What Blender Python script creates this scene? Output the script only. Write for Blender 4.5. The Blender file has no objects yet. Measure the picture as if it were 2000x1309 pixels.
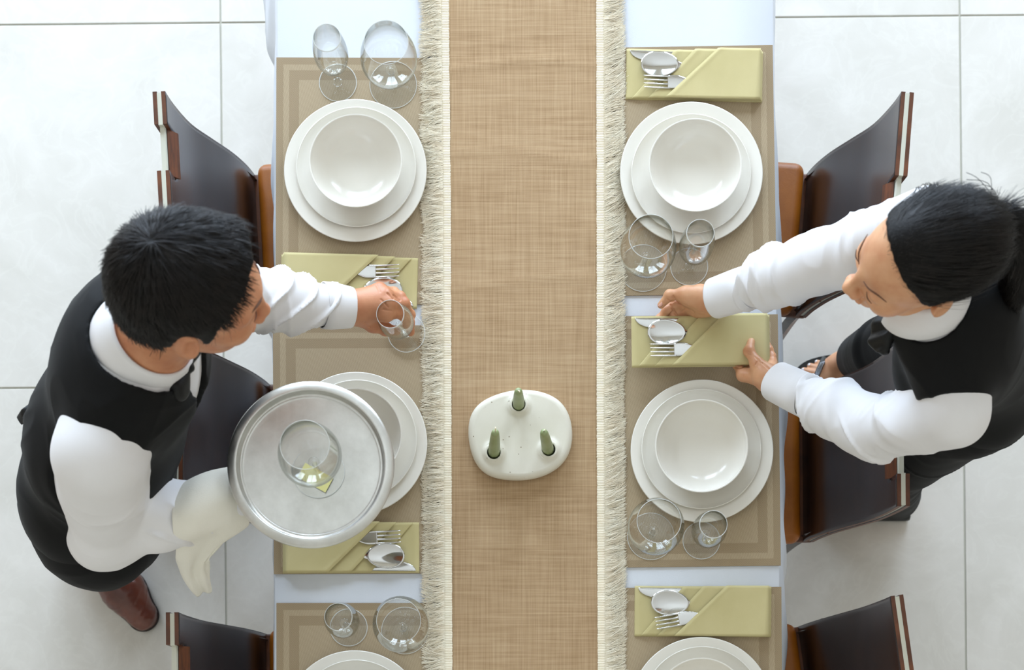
import bpy, bmesh, math, random
import numpy as np
from mathutils import Vector, Matrix

random.seed(7)
np.random.seed(7)
SC = bpy.context.scene
COL = SC.collection
PI = math.pi

# ------------------------------------------------------------------ camera, world, lights, exposure
CAM_Z, FPX, NX, NY = 3.85, 3317.0, 1000.0, 1550.0
cam = bpy.data.cameras.new('camera')
cam.lens = 36.0 * FPX / 2000.0
cam.sensor_width = 36.0
cam.shift_y = (NY - 654.5) / 2000.0
cam.clip_start = 0.05
cam.dof.use_dof = True
cam.dof.focus_distance = CAM_Z - 0.77
cam.dof.aperture_fstop = 5.0
camo = bpy.data.objects.new('camera', cam)
camo.location = (0, 0, CAM_Z)
COL.objects.link(camo)
SC.camera = camo

SC.view_settings.view_transform = 'Standard'
SC.view_settings.look = 'None'
SC.view_settings.exposure = -0.2
SC.view_settings.gamma = 1.0
SC.view_settings.use_curve_mapping = False
SC.cycles.transparent_max_bounces = 32
SC.cycles.max_bounces = 8
SC.cycles.sample_clamp_indirect = 6.0
SC.cycles.caustics_reflective = False
SC.cycles.caustics_refractive = False

world = bpy.data.worlds.new('world')
SC.world = world
world.use_nodes = True
world.node_tree.nodes['Background'].inputs[0].default_value = (1.0, 0.94, 0.84, 1)
world.node_tree.nodes['Background'].inputs[1].default_value = 0.66


def area(name, loc, rot, sx, sy, power, color):
    l = bpy.data.lights.new(name, 'AREA')
    l.shape = 'RECTANGLE'
    l.size, l.size_y, l.energy, l.color = sx, sy, power, color
    o = bpy.data.objects.new(name, l)
    o.location, o.rotation_euler = loc, rot
    COL.objects.link(o)
    return o


WIN_Y = 4.3
WINS = (-2.6, -0.6, 1.6)
for wx in WINS:      # daylight entering through the three tall windows
    area('window_daylight', (wx, WIN_Y + 0.02, 2.0), (math.radians(-90), 0, 0), 1.5, 3.0, 215, (0.68, 0.82, 1.0))


def W(px, py, z):
    s = FPX / (CAM_Z - z)
    return np.array([(px - NX) / s, (NY - py) / s, z])


# ------------------------------------------------------------------ materials
def lin(c):
    return tuple((v / 12.92 if v <= 0.04045 else ((v + 0.055) / 1.055) ** 2.4) for v in (x / 255.0 for x in c))


class NT:
    def __init__(self, name):
        self.m = bpy.data.materials.new(name)
        self.m.use_nodes = True
        self.t = self.m.node_tree
        self.b = self.t.nodes['Principled BSDF']

    def n(self, typ, **kw):
        x = self.t.nodes.new(typ)
        for k, v in kw.items():
            if k.startswith('i_'):
                x.inputs[k[2:].replace('_', ' ')].default_value = v
            else:
                setattr(x, k, v)
        return x

    def l(self, a, b):
        self.t.links.new(a, b)

    def math(self, op, a, b=None, c=None):
        x = self.t.nodes.new('ShaderNodeMath')
        x.operation = op
        for i, v in enumerate((a, b, c)):
            if v is None:
                continue
            if isinstance(v, (int, float)):
                x.inputs[i].default_value = v
            else:
                self.l(v, x.inputs[i])
        return x.outputs[0]

    def ramp(self, fac, stops):
        r = self.t.nodes.new('ShaderNodeValToRGB')
        while len(r.color_ramp.elements) < len(stops):
            r.color_ramp.elements.new(0.5)
        for e, (p, c) in zip(r.color_ramp.elements, stops):
            e.position = p
            e.color = (*c, 1)
        self.l(fac, r.inputs[0])
        return r.outputs[0]

    def bump(self, h, strength, dist):
        b = self.t.nodes.new('ShaderNodeBump')
        b.inputs['Strength'].default_value = strength
        b.inputs['Distance'].default_value = dist
        self.l(h, b.inputs['Height'])
        self.l(b.outputs[0], self.b.inputs['Normal'])

    def coord(self, which='Object', scale=None):
        c = self.t.nodes.new('ShaderNodeTexCoord')
        if scale is None:
            return c.outputs[which]
        mp = self.t.nodes.new('ShaderNodeMapping')
        mp.inputs['Scale'].default_value = scale
        self.l(c.outputs[which], mp.inputs[0])
        return mp.outputs[0]

    def noise(self, vec, scale, detail=3, rough=0.5, dist=0.0):
        x = self.n('ShaderNodeTexNoise')
        x.inputs['Scale'].default_value = scale
        x.inputs['Detail'].default_value = detail
        x.inputs['Roughness'].default_value = rough
        x.inputs['Distortion'].default_value = dist
        self.l(vec, x.inputs['Vector'])
        return x.outputs['Fac']


def plain(name, rgb, rough=0.5, metal=0.0, **kw):
    t = NT(name)
    t.b.inputs['Base Color'].default_value = (*lin(rgb), 1)
    t.b.inputs['Roughness'].default_value = rough
    t.b.inputs['Metallic'].default_value = metal
    for k, v in kw.items():
        t.b.inputs[k.replace('_', ' ')].default_value = v
    return t


def varied(name, c1, c2, rough, scale, detail=3, bump=0.0, bscale=None, stretch=None, dist=0.002, **kw):
    t = plain(name, c1, rough, **kw)
    v = t.coord('Object', stretch)
    f = t.noise(v, scale, detail)
    t.l(t.ramp(f, [(0.3, lin(c1)), (0.7, lin(c2))]), t.b.inputs['Base Color'])
    if bump:
        t.bump(t.noise(v, bscale or scale * 3, 3), bump, dist)
    return t.m


M = {}
M['cloth'] = varied('white_tablecloth', (218, 223, 231), (224, 229, 236), 0.85, 6, bump=0.15, bscale=900)
M['porcelain'] = plain('porcelain', (234, 230, 220), 0.22, Coat_Weight=0.3, Coat_Roughness=0.08).m
M['napkin'] = varied('olive_napkin_cotton', (196, 184, 132), (204, 192, 142), 0.85, 14, bump=0.25, bscale=1500, dist=0.0006)
M['steel'] = plain('polished_steel', (215, 215, 214), 0.10, 1.0).m
M['ply_edge'] = varied('plywood_edge', (74, 40, 22), (112, 62, 32), 0.45, 30, stretch=(1, 1, 6))
M['core'] = plain('pale_core_strip', (205, 205, 190), 0.5).m
M['seat'] = varied('amber_leather', (140, 76, 6), (158, 90, 14), 0.45, 25, bump=0.25, bscale=300, dist=0.001)
M['shirt'] = varied('white_shirt_cotton', (232, 231, 232), (237, 236, 238), 0.8, 10, bump=0.08, bscale=1300, dist=0.0005)
M['black'] = varied('black_suiting', (6, 7, 8), (10, 11, 12), 0.75, 20, bump=0.15, bscale=900, dist=0.0005, Sheen_Weight=0.03, Specular_IOR_Level=0.22)
M['satin'] = varied('black_satin', (6, 7, 7), (12, 12, 13), 0.45, 12, Specular_IOR_Level=0.3)
M['hair'] = varied('black_hair', (4, 3, 3), (9, 7, 6), 0.5, 60, bump=0.4, bscale=250, dist=0.001, Specular_IOR_Level=0.18)
M['strand'] = varied('hair_strand', (5, 4, 4), (20, 14, 11), 0.42, 40, Specular_IOR_Level=0.24)
M['brow'] = plain('eyebrow_hair', (104, 72, 54), 0.8).m
M['eye'] = plain('eyeball', (225, 220, 214), 0.15).m
M['lip'] = plain('lips', (196, 122, 100), 0.45).m
M['nail'] = plain('fingernail', (226, 172, 152), 0.25).m
M['polish'] = plain('white_nail_polish', (238, 238, 242), 0.2).m
M['towel'] = varied('white_service_towel', (238, 235, 222), (244, 241, 230), 0.92, 9, bump=0.4, bscale=700, dist=0.0012)
M['ceramic'] = None
M['metal_leg'] = plain('grey_metal', (150, 150, 150), 0.35, 1.0).m
M['underwood'] = varied('table_wood', (96, 66, 42), (120, 84, 52), 0.5, 12, stretch=(1, 8, 1))
M['grout'] = plain('tile_grout', (196, 195, 182), 0.9).m
M['wall'] = varied('painted_wall', (226, 220, 206), (232, 227, 214), 0.9, 3)
M['ceil'] = plain('ceiling_paint', (232, 228, 220), 0.9).m
M['frame'] = plain('window_frame_paint', (210, 210, 206), 0.5).m
M['wick'] = plain('candle_wick', (232, 222, 188), 0.8).m
M['patch'] = plain('pale_yellow', (226, 222, 150), 0.8).m
M['socket'] = plain('dark_socket', (30, 40, 28), 0.6).m
M['sole'] = plain('dark_sole', (28, 16, 12), 0.6).m
M['sandal'] = plain('sandal_black', (16, 20, 20), 0.4).m
M['buckle'] = plain('buckle_metal', (190, 185, 175), 0.25, 1.0).m


def skin(name, c1, c2):
    t = plain(name, c1, 0.42, Subsurface_Weight=0.12, Subsurface_Scale=0.008)
    t.b.inputs['Subsurface Radius'].default_value = (1.0, 0.35, 0.2)
    v = t.coord('Object')
    f = t.noise(v, 34, 4)
    t.l(t.ramp(f, [(0.3, lin(c1)), (0.7, lin(c2))]), t.b.inputs['Base Color'])
    t.bump(t.noise(v, 420, 3), 0.12, 0.001)
    return t.m


M['skin_man'] = skin('warm_tan_skin', (206, 146, 108), (188, 122, 86))
M['skin_woman'] = skin('light_warm_skin', (223, 171, 131), (207, 147, 108))

# thin clear glass: transparent with Fresnel mirror, slightly green at grazing angles
t = NT('clear_glass')
t.t.nodes.remove(t.b)
lw = t.n('ShaderNodeLayerWeight')
lw.inputs['Blend'].default_value = 0.5
tr = t.n('ShaderNodeBsdfTransparent')
t.l(t.ramp(lw.outputs['Facing'], [(0.0, (0.994, 0.996, 0.992)), (0.7, (0.975, 0.98, 0.97)), (0.98, (0.74, 0.77, 0.71))]), tr.inputs[0])
gl = t.n('ShaderNodeBsdfGlossy')
gl.inputs['Roughness'].default_value = 0.03
mx = t.n('ShaderNodeMixShader')
t.l(t.math('ADD', 0.045, t.math('MULTIPLY', t.math('POWER', lw.outputs['Facing'], 3.0), 0.75)), mx.inputs[0])
t.l(tr.outputs[0], mx.inputs[1])
t.l(gl.outputs[0], mx.inputs[2])
t.l(mx.outputs[0], t.t.nodes['Material Output'].inputs[0])
M['glass'] = t.m
# whitish rim colour that paints in the bright refraction along the glass edge
t = NT('glass_edge_glint')
t.t.nodes.remove(t.b)
tr = t.n('ShaderNodeBsdfTransparent')
tr.inputs[0].default_value = (0.96, 0.97, 0.95, 1)
gl = t.n('ShaderNodeBsdfPrincipled')
gl.inputs['Base Color'].default_value = (0.86, 0.88, 0.86, 1)
gl.inputs['Roughness'].default_value = 0.12
gl.inputs['Coat Weight'].default_value = 1.0
mx = t.n('ShaderNodeMixShader')
mx.inputs[0].default_value = 0.65
t.l(tr.outputs[0], mx.inputs[1])
t.l(gl.outputs[0], mx.inputs[2])
t.l(mx.outputs[0], t.t.nodes['Material Output'].inputs[0])
M['glass_edge_glint'] = t.m
# solid glass (stems)
t = plain('solid_glass', (245, 250, 246), 0.02)
t.b.inputs['Transmission Weight'].default_value = 1.0
t.b.inputs['IOR'].default_value = 1.45
M['glass_solid'] = t.m

# dark glossy veneer
t = plain('dark_walnut_veneer', (44, 28, 22), 0.27, Coat_Weight=0.35, Coat_Roughness=0.22)
v = t.coord('Object', (4, 1, 4))
t.l(t.ramp(t.noise(v, 22, 5, 0.6, 0.6), [(0.3, lin((34, 23, 19))), (0.7, lin((52, 34, 27)))]), t.b.inputs['Base Color'])
M['veneer'] = t.m

# brown shoe leather
t = plain('oxblood_leather', (92, 42, 30), 0.3, Coat_Weight=0.3, Coat_Roughness=0.2)
v = t.coord('Object')
t.l(t.ramp(t.noise(v, 16, 4), [(0.3, lin((70, 30, 22))), (0.7, lin((108, 54, 38)))]), t.b.inputs['Base Color'])
t.bump(t.noise(v, 40, 4), 0.2, 0.003)
M['leather'] = t.m

# marbled cream floor tile
t = plain('cream_marble_tile', (214, 212, 202), 0.28)
v = t.coord('Object')
oi = t.n('ShaderNodeObjectInfo')
add = t.n('ShaderNodeVectorMath', operation='ADD')
t.l(v, add.inputs[0])
sc_ = t.n('ShaderNodeVectorMath', operation='SCALE')
t.l(oi.outputs['Location'], sc_.inputs[0])
sc_.inputs['Scale'].default_value = 3.7
t.l(sc_.outputs[0], add.inputs[1])
v = add.outputs[0]
f1 = t.noise(v, 5, 6, 0.6, 0.8)
base = t.ramp(f1, [(0.3, lin((207, 203, 194))), (0.55, lin((215, 211, 203))), (0.75, lin((223, 219, 212)))])
vo = t.noise(v, 9, 5, 0.55, 1.6)
vein = t.math('SUBTRACT', 1.0, t.math('MULTIPLY', t.math('ABSOLUTE', t.math('SUBTRACT', vo, 0.5)), 22.0))
vein = t.math('MULTIPLY', t.math('MAXIMUM', vein, 0.0), 0.16)
mixn = t.n('ShaderNodeMix', data_type='RGBA')
t.l(vein, mixn.inputs[0])
t.l(base, mixn.inputs[6])
mixn.inputs[7].default_value = (*lin((232, 230, 222)), 1)
t.l(mixn.outputs[2], t.b.inputs['Base Color'])
M['tile'] = t.m

# burlap weave
t = plain('burlap', (196, 164, 122), 0.92)
co = t.n('ShaderNodeTexCoord')
sx = t.n('ShaderNodeSeparateXYZ')
t.l(co.outputs['Object'], sx.inputs[0])
nx = t.noise(t.coord('Object', (1, 0.02, 1)), 420, 2)
ny = t.noise(t.coord('Object', (0.02, 1, 1)), 420, 2)
big = t.noise(t.coord('Object', (0.6, 2.0, 1)), 5, 3)
slub = t.noise(t.coord('Object', (0.25, 3, 1)), 60, 3)
wx_ = t.math('SINE', t.math('MULTIPLY', sx.outputs[0], 2 * PI / 0.0021))
wy_ = t.math('SINE', t.math('MULTIPLY', sx.outputs[1], 2 * PI / 0.0021))
wv = t.math('ADD', t.math('MULTIPLY', wx_, 0.5), t.math('MULTIPLY', wy_, 0.5))
s1 = t.math('ADD', t.math('MULTIPLY', nx, 0.5), t.math('MULTIPLY', ny, 0.5))
s2 = t.math('ADD', t.math('MULTIPLY', s1, 0.50), t.math('MULTIPLY', wv, 0.09))
s3 = t.math('ADD', s2, t.math('ADD', t.math('MULTIPLY', big, 0.14), t.math('MULTIPLY', slub, 0.16)))
t.l(t.ramp(s3, [(0.22, lin((144, 114, 80))), (0.40, lin((180, 150, 114))), (0.60, lin((202, 177, 143)))]), t.b.inputs['Base Color'])
t.bump(s2, 0.5, 0.001)
M['burlap'] = t.m

M['cotton'] = varied('ivory_cotton_fringe', (252, 240, 216), (255, 248, 228), 0.9, 40)

# woven vinyl placemat with border bands, object coordinates centred
MAT_W, MAT_H = 0.42, 0.452
t = plain('woven_placemat', (168, 150, 122), 0.6)
co = t.n('ShaderNodeTexCoord')
sx = t.n('ShaderNodeSeparateXYZ')
t.l(co.outputs['Object'], sx.inputs[0])
X, Y = sx.outputs[0], sx.outputs[1]
ex = t.math('SUBTRACT', MAT_W / 2, t.math('ABSOLUTE', X))
ey = t.math('SUBTRACT', MAT_H / 2, t.math('ABSOLUTE', Y))
e = t.math('MINIMUM', ex, ey)
b1 = t.math('MULTIPLY', t.math('GREATER_THAN', e, 0.013), t.math('LESS_THAN', e, 0.0235))
b2 = t.math('GREATER_THAN', e, 0.0415)
band = t.math('MAXIMUM', b1, b2)
sh = t.math('ADD', X, t.math('MULTIPLY', Y, 0.22))
w1 = t.math('MULTIPLY', t.math('SINE', t.math('MULTIPLY', sh, 2 * PI / 0.0029)), t.math('ADD', 0.7, t.math('MULTIPLY', t.math('SINE', t.math('MULTIPLY', t.math('SUBTRACT', Y, t.math('MULTIPLY', X, 0.5)), 2 * PI / 0.0042)), 0.5)))
w2 = t.math('SINE', t.math('MULTIPLY', t.math('ADD', Y, t.math('MULTIPLY', X, 0.0)), 2 * PI / 0.0030))
w3 = t.math('SINE', t.math('MULTIPLY', t.math('SUBTRACT', X, t.math('MULTIPLY', Y, 0.08)), 2 * PI / 0.0031))
wa = t.math('MULTIPLY', w1, 0.28)
wb = t.math('MULTIPLY', t.math('MULTIPLY', w2, w3), 0.42)
mixf = t.n('ShaderNodeMix', data_type='FLOAT')
t.l(band, mixf.inputs[0])
t.l(wb, mixf.inputs[2])
t.l(wa, mixf.inputs[3])
wv = mixf.outputs[0]
val = t.math('ADD', t.math('ADD', 0.42, t.math('MULTIPLY', band, 0.17)), t.math('MULTIPLY', wv, 0.42))
t.l(t.ramp(val, [(0.12, lin((122, 102, 72))), (0.45, lin((158, 138, 107))), (0.85, lin((194, 177, 148)))]), t.b.inputs['Base Color'])
t.bump(wv, 0.3, 0.0008)
M['mat'] = t.m

# speckled glaze
t = plain('speckled_glaze', (222, 216, 200), 0.45)
v = t.coord('Object')
vor = t.n('ShaderNodeTexVoronoi')
vor.inputs['Scale'].default_value = 95
t.l(v, vor.inputs['Vector'])
sp = t.math('LESS_THAN', vor.outputs['Distance'], 0.1)
rsel = t.math('GREATER_THAN', t.noise(v, 60, 1), 0.52)
base = t.ramp(t.noise(v, 12, 4), [(0.3, lin((216, 210, 192))), (0.7, lin((228, 223, 208)))])
mixn = t.n('ShaderNodeMix', data_type='RGBA')
t.l(t.math('MULTIPLY', sp, rsel), mixn.inputs[0])
t.l(base, mixn.inputs[6])
mixn.inputs[7].default_value = (*lin((120, 104, 74)), 1)
t.l(mixn.outputs[2], t.b.inputs['Base Color'])
t.bump(t.noise(v, 30, 3), 0.1, 0.002)
M['ceramic'] = t.m
M['wax'] = varied('sage_green_wax', (138, 150, 100), (156, 168, 124), 0.4, 30)

# brushed worn tray metal
t = plain('worn_tray_metal', (196, 196, 192), 0.3, 1.0)
v = t.coord('Object')
t.l(t.ramp(t.noise(v, 14, 6, 0.65), [(0.3, lin((196, 195, 190))), (0.7, lin((222, 222, 218)))]), t.b.inputs['Base Color'])
rr = t.n('ShaderNodeMapRange')
t.l(t.noise(v, 22, 6, 0.7, 1.0), rr.inputs[0])
rr.inputs[3].default_value = 0.24
rr.inputs[4].default_value = 0.42
t.l(rr.outputs[0], t.b.inputs['Roughness'])
t.bump(t.noise(t.coord('Object', (1, 3, 1)), 240, 4), 0.05, 0.001)
M['tray'] = t.m

# crystals on the sandal strap
M['crystal'] = plain('strap_crystals', (200, 205, 215), 0.12, 1.0).m


# ------------------------------------------------------------------ object helpers
def mesh_of(name, V, F, m, smooth=True):
    me = bpy.data.meshes.new(name)
    V = np.asarray(V, dtype=np.float64)
    if isinstance(F, np.ndarray):
        me.vertices.add(len(V))
        me.vertices.foreach_set('co', V.ravel())
        k = F.shape[1]
        me.loops.add(F.size)
        me.loops.foreach_set('vertex_index', F.astype(np.int32).ravel())
        me.polygons.add(len(F))
        me.polygons.foreach_set('loop_start', np.arange(0, F.size, k, dtype=np.int32))
        me.update(calc_edges=True)
        me.validate()
    else:
        me.from_pydata([tuple(v) for v in V], [], F)
        me.update()
    if m is not None:
        me.materials.append(m)
    if smooth:
        me.polygons.foreach_set('use_smooth', [True] * len(me.polygons))
    return me


def add_obj(name, data, parent=None, loc=(0, 0, 0), rot=(0, 0, 0)):
    o = bpy.data.objects.new(name, data)
    COL.objects.link(o)
    o.location, o.rotation_euler = loc, rot
    if parent is not None:
        o.parent = parent
    return o


def tag(o, label=None, cat=None, group=None, kind=None):
    for k, v in (('label', label), ('category', cat), ('group', group), ('kind', kind)):
        if v:
            o[k] = v
    return o


def thing(name, label, cat, loc=(0, 0, 0), rot=(0, 0, 0), group=None):
    o = add_obj(name, None, None, loc, rot)
    return tag(o, label, cat, group)


def copy_tree(o, parent=None):
    c = o.copy()
    COL.objects.link(c)
    if parent is not None:
        c.parent = parent
    for ch in list(o.children):
        copy_tree(ch, c)
    return c


class MB:
    """collects shapes into one mesh"""
    def __init__(self):
        self.V, self.F = [], []

    def add(self, V, F):
        n = len(self.V)
        self.V += [tuple(v) for v in V]
        self.F += [tuple(i + n for i in f) for f in F]
        return self

    def box(self, lo, hi, R=None, c=(0, 0, 0), bev=0.0):
        bm = bmesh.new()
        bmesh.ops.create_cube(bm, size=1)
        for v in bm.verts:
            v.co = Vector([lo[i] + (v.co[i] + 0.5) * (hi[i] - lo[i]) for i in range(3)])
        if bev:
            bmesh.ops.bevel(bm, geom=list(bm.edges), offset=bev, segments=2, affect='EDGES', profile=0.6)
        bm.verts.index_update()
        V = [v.co.copy() for v in bm.verts]
        F = [[v.index for v in f.verts] for f in bm.faces]
        bm.free()
        if R is not None:
            V = [R @ v for v in V]
        V = [v + Vector(c) for v in V]
        return self.add(V, F)

    def tube(self, P, R, n=10, flat=None, cap=True, up=(0, 0, 1)):
        P = [np.array(p, float) for p in P]
        k = len(P)
        V, F = [], []
        for i, p in enumerate(P):
            d = P[min(i + 1, k - 1)] - P[max(i - 1, 0)]
            d = d / (np.linalg.norm(d) + 1e-12)
            u = np.array(up, float)
            if abs(d @ u) > 0.95:
                u = np.array((0, 1.0, 0))
            a = np.cross(d, u)
            a /= np.linalg.norm(a)
            b = np.cross(a, d)
            r = R[i] if hasattr(R, '__len__') else R
            ra, rb = (r if hasattr(r, '__len__') else (r, r))
            for j in range(n):
                th = 2 * PI * j / n
                V.append(p + a * ra * math.cos(th) + b * rb * math.sin(th))
        for i in range(k - 1):
            for j in range(n):
                j2 = (j + 1) % n
                F.append((i * n + j, i * n + j2, (i + 1) * n + j2, (i + 1) * n + j))
        if cap:
            F.append(tuple(range(n))[::-1])
            F.append(tuple((k - 1) * n + j for j in range(n)))
        return self.add(V, F)

    def lathe(self, prof, n=48, c=(0, 0, 0)):
        V, F = [], []
        k = len(prof)
        for (r, z) in prof:
            for j in range(n):
                th = 2 * PI * j / n
                V.append((c[0] + r * math.cos(th), c[1] + r * math.sin(th), c[2] + z))
        for i in range(k - 1):
            for j in range(n):
                j2 = (j + 1) % n
                F.append((i * n + j, i * n + j2, (i + 1) * n + j2, (i + 1) * n + j))
        if prof[0][0] > 1e-6:
            pass
        return self.add(V, F)

    def me(self, name, m, smooth=True, weld=False):
        me = mesh_of(name, self.V, self.F, m, smooth)
        bm = bmesh.new()
        bm.from_mesh(me)
        if weld:
            bmesh.ops.remove_doubles(bm, verts=bm.verts, dist=1e-6)
        bmesh.ops.recalc_face_normals(bm, faces=bm.faces)
        bm.to_mesh(me)
        bm.free()
        return me

    def obj(self, name, m, parent=None, loc=(0, 0, 0), rot=(0, 0, 0), smooth=True, weld=False, sharp=None):
        me = self.me(name, m, smooth, weld)
        if sharp:
            try:
                me.set_sharp_from_angle(angle=math.radians(sharp))
            except Exception:
                pass
        return add_obj(name, me, parent, loc, rot)


def smooth_prof(P, sub=4):
    """Catmull-Rom through the profile points"""
    P = [np.array(p, float) for p in P]
    out = []
    for i in range(len(P) - 1):
        p0, p1, p2, p3 = P[max(i - 1, 0)], P[i], P[i + 1], P[min(i + 2, len(P) - 1)]
        for s in range(sub):
            t = s / sub
            out.append(0.5 * ((2 * p1) + (-p0 + p2) * t + (2 * p0 - 5 * p1 + 4 * p2 - p3) * t * t + (-p0 + 3 * p1 - 3 * p2 + p3) * t ** 3))
    out.append(P[-1])
    return out


def grid_solid(P, thick, name, m, mask=None, m_edge=None, smooth=True):
    """P: (a,b,3) points; solid slab offset along the normals, optional boolean cell mask; edge faces get m_edge"""
    P = np.asarray(P, float)
    a, b = P.shape[:2]
    du = np.gradient(P, axis=0)
    dv = np.gradient(P, axis=1)
    N = np.cross(du, dv)
    N /= (np.linalg.norm(N, axis=2, keepdims=True) + 1e-12)
    T = thick if np.ndim(thick) == 0 else np.asarray(thick)[..., None]
    Q = P - N * T
    V = np.concatenate([P.reshape(-1, 3), Q.reshape(-1, 3)])
    n = a * b
    if mask is None:
        mask = np.ones((a - 1, b - 1), bool)
    F, mi = [], []

    def inside(i, j):
        return 0 <= i < a - 1 and 0 <= j < b - 1 and mask[i, j]
    for i in range(a - 1):
        for j in range(b - 1):
            if not mask[i, j]:
                continue
            v00, v10, v11, v01 = i * b + j, (i + 1) * b + j, (i + 1) * b + j + 1, i * b + j + 1
            F.append((v00, v10, v11, v01)); mi.append(0)
            F.append((v00 + n, v01 + n, v11 + n, v10 + n)); mi.append(0)
            if not inside(i - 1, j):
                F.append((v00, v01, v01 + n, v00 + n)); mi.append(1)
            if not inside(i + 1, j):
                F.append((v11, v10, v10 + n, v11 + n)); mi.append(1)
            if not inside(i, j - 1):
                F.append((v10, v00, v00 + n, v10 + n)); mi.append(1)
            if not inside(i, j + 1):
                F.append((v01, v11, v11 + n, v01 + n)); mi.append(1)
    me = mesh_of(name, V, F, m, smooth)
    if m_edge is not None:
        me.materials.append(m_edge)
        me.polygons.foreach_set('material_index', mi)
    if smooth:
        me.polygons.foreach_set('use_smooth', [k == 0 for k in mi])
    bm = bmesh.new()
    bm.from_mesh(me)
    bmesh.ops.delete(bm, geom=[v for v in bm.verts if not v.link_faces], context='VERTS')
    bm.to_mesh(me)
    bm.free()
    return me


# value noise in numpy
_PERM = np.random.RandomState(3).rand(64, 64, 64).astype(np.float32)


def vnoise(P):
    P = np.asarray(P, np.float32)
    i = np.floor(P).astype(np.int64)
    f = P - i
    f = f * f * (3 - 2 * f)
    i0, i1 = i & 63, (i + 1) & 63
    x, y, z = f[..., 0], f[..., 1], f[..., 2]
    g = lambda a, b, c: _PERM[a, b, c]
    X0, X1, Y0, Y1, Z0, Z1 = i0[..., 0], i1[..., 0], i0[..., 1], i1[..., 1], i0[..., 2], i1[..., 2]
    c00 = g(X0, Y0, Z0) * (1 - x) + g(X1, Y0, Z0) * x
    c10 = g(X0, Y1, Z0) * (1 - x) + g(X1, Y1, Z0) * x
    c01 = g(X0, Y0, Z1) * (1 - x) + g(X1, Y0, Z1) * x
    c11 = g(X0, Y1, Z1) * (1 - x) + g(X1, Y1, Z1) * x
    return (c00 * (1 - y) + c10 * y) * (1 - z) + (c01 * (1 - y) + c11 * y) * z

# ================================================================== ROOM
ROT = math.radians(0.55)
TX, TY = 0.838, 0.824
floor = MB().box((-5.2, -4.6, -0.06), (5.2, 5.0, -0.004)).obj('floor', M['grout'], smooth=False)
tag(floor, kind='structure')
tb = MB().box((-TX / 2 + 0.002, -TY / 2 + 0.002, -0.012), (TX / 2 - 0.002, TY / 2 - 0.002, 0.0), bev=0.0012)
tile_me = tb.me('floor_tile', M['tile'], smooth=False)
for i in range(-5, 6):
    for j in range(-5, 5):
        x, y = -0.652 + TX * (i + 0.5), 0.924 + TY * (j + 0.5)
        add_obj('tile', tile_me, floor, (x * math.cos(ROT) - y * math.sin(ROT) + 0.008, x * math.sin(ROT) + y * math.cos(ROT) + 0.006, 0), (0, 0, ROT))

wn = MB()
edges = [-5.2] + [e for w in WINS for e in (w - 0.75, w + 0.75)] + [5.2]
for a, b in zip(edges[0::2], edges[1::2]):
    wn.box((a, WIN_Y, 0), (b, WIN_Y + 0.2, 5.4))
for w in WINS:
    wn.box((w - 0.75, WIN_Y, 0), (w + 0.75, WIN_Y + 0.2, 0.5))
    wn.box((w - 0.75, WIN_Y, 3.5), (w + 0.75, WIN_Y + 0.2, 5.4))
tag(wn.obj('wall_north', M['wall'], smooth=False), kind='structure')
for k, w in enumerate(WINS):
    f = MB()
    for (x0, x1, z0, z1) in ((-.75, -.69, .5, 3.5), (.69, .75, .5, 3.5), (-.69, .69, .5, .56), (-.69, .69, 3.44, 3.5), (-.025, .025, .56, 3.44), (-.69, .69, 2.4, 2.44)):
        f.box((w + x0, WIN_Y - 0.05, z0), (w + x1, WIN_Y - 0.01, z1))
    tag(f.obj('window_%d' % (k + 1), M['frame'], smooth=False), kind='structure')
tag(MB().box((-5.2, -4.8, 0), (5.2, -4.6, 5.4)).obj('wall_south', M['wall'], smooth=False), kind='structure')
tag(MB().box((-5.2, -4.6, 5.4), (5.2, 4.5, 5.5)).obj('ceiling', M['ceil'], smooth=False), kind='structure')

# ================================================================== TABLE
T = 0.75
TXL, TXR, TY0, TY1 = -0.431, 0.481, -0.30, 1.85
table = thing('dining_table', 'long dining table hidden under the white tablecloth', 'table', (0.03, 0.8, 0))
MB().box((TXL - 0.03 + 0.006, TY0 - 0.8 + .006, 0.715), (TXR - 0.03 - .006, TY1 - 0.8 - .006, 0.7465), bev=0.003).obj('tabletop', M['underwood'], table)
for sx in (TXL + 0.06 - 0.03, TXR - 0.06 - 0.03):
    for sy in (TY0 + 0.08 - 0.8, TY1 - 0.08 - 0.8):
        MB().tube([(sx, sy, 0), (sx, sy, 0.72)], [0.02, 0.028], 12).obj('leg', M['underwood'], table)

# tablecloth: flat top with hanging, waving drop
ys_px = np.array([-300, 0, 30, 70, 110, 200, 300, 400, 500, 560, 640, 700, 800, 1000, 1080, 1110, 1135, 1165, 1210, 1309, 1500, 1800])
xr_px = np.array([1530, 1526, 1522, 1514, 1511, 1511, 1513, 1524, 1533, 1531, 1536, 1540, 1544, 1547, 1547, 1540, 1531, 1539, 1546, 1549, 1540, 1530])
xl_px = np.array([520, 510, 509, 515, 530, 530, 529, 526, 523, 528, 531, 532, 533, 533, 533, 533, 534, 534, 534, 534, 530, 530])


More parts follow.
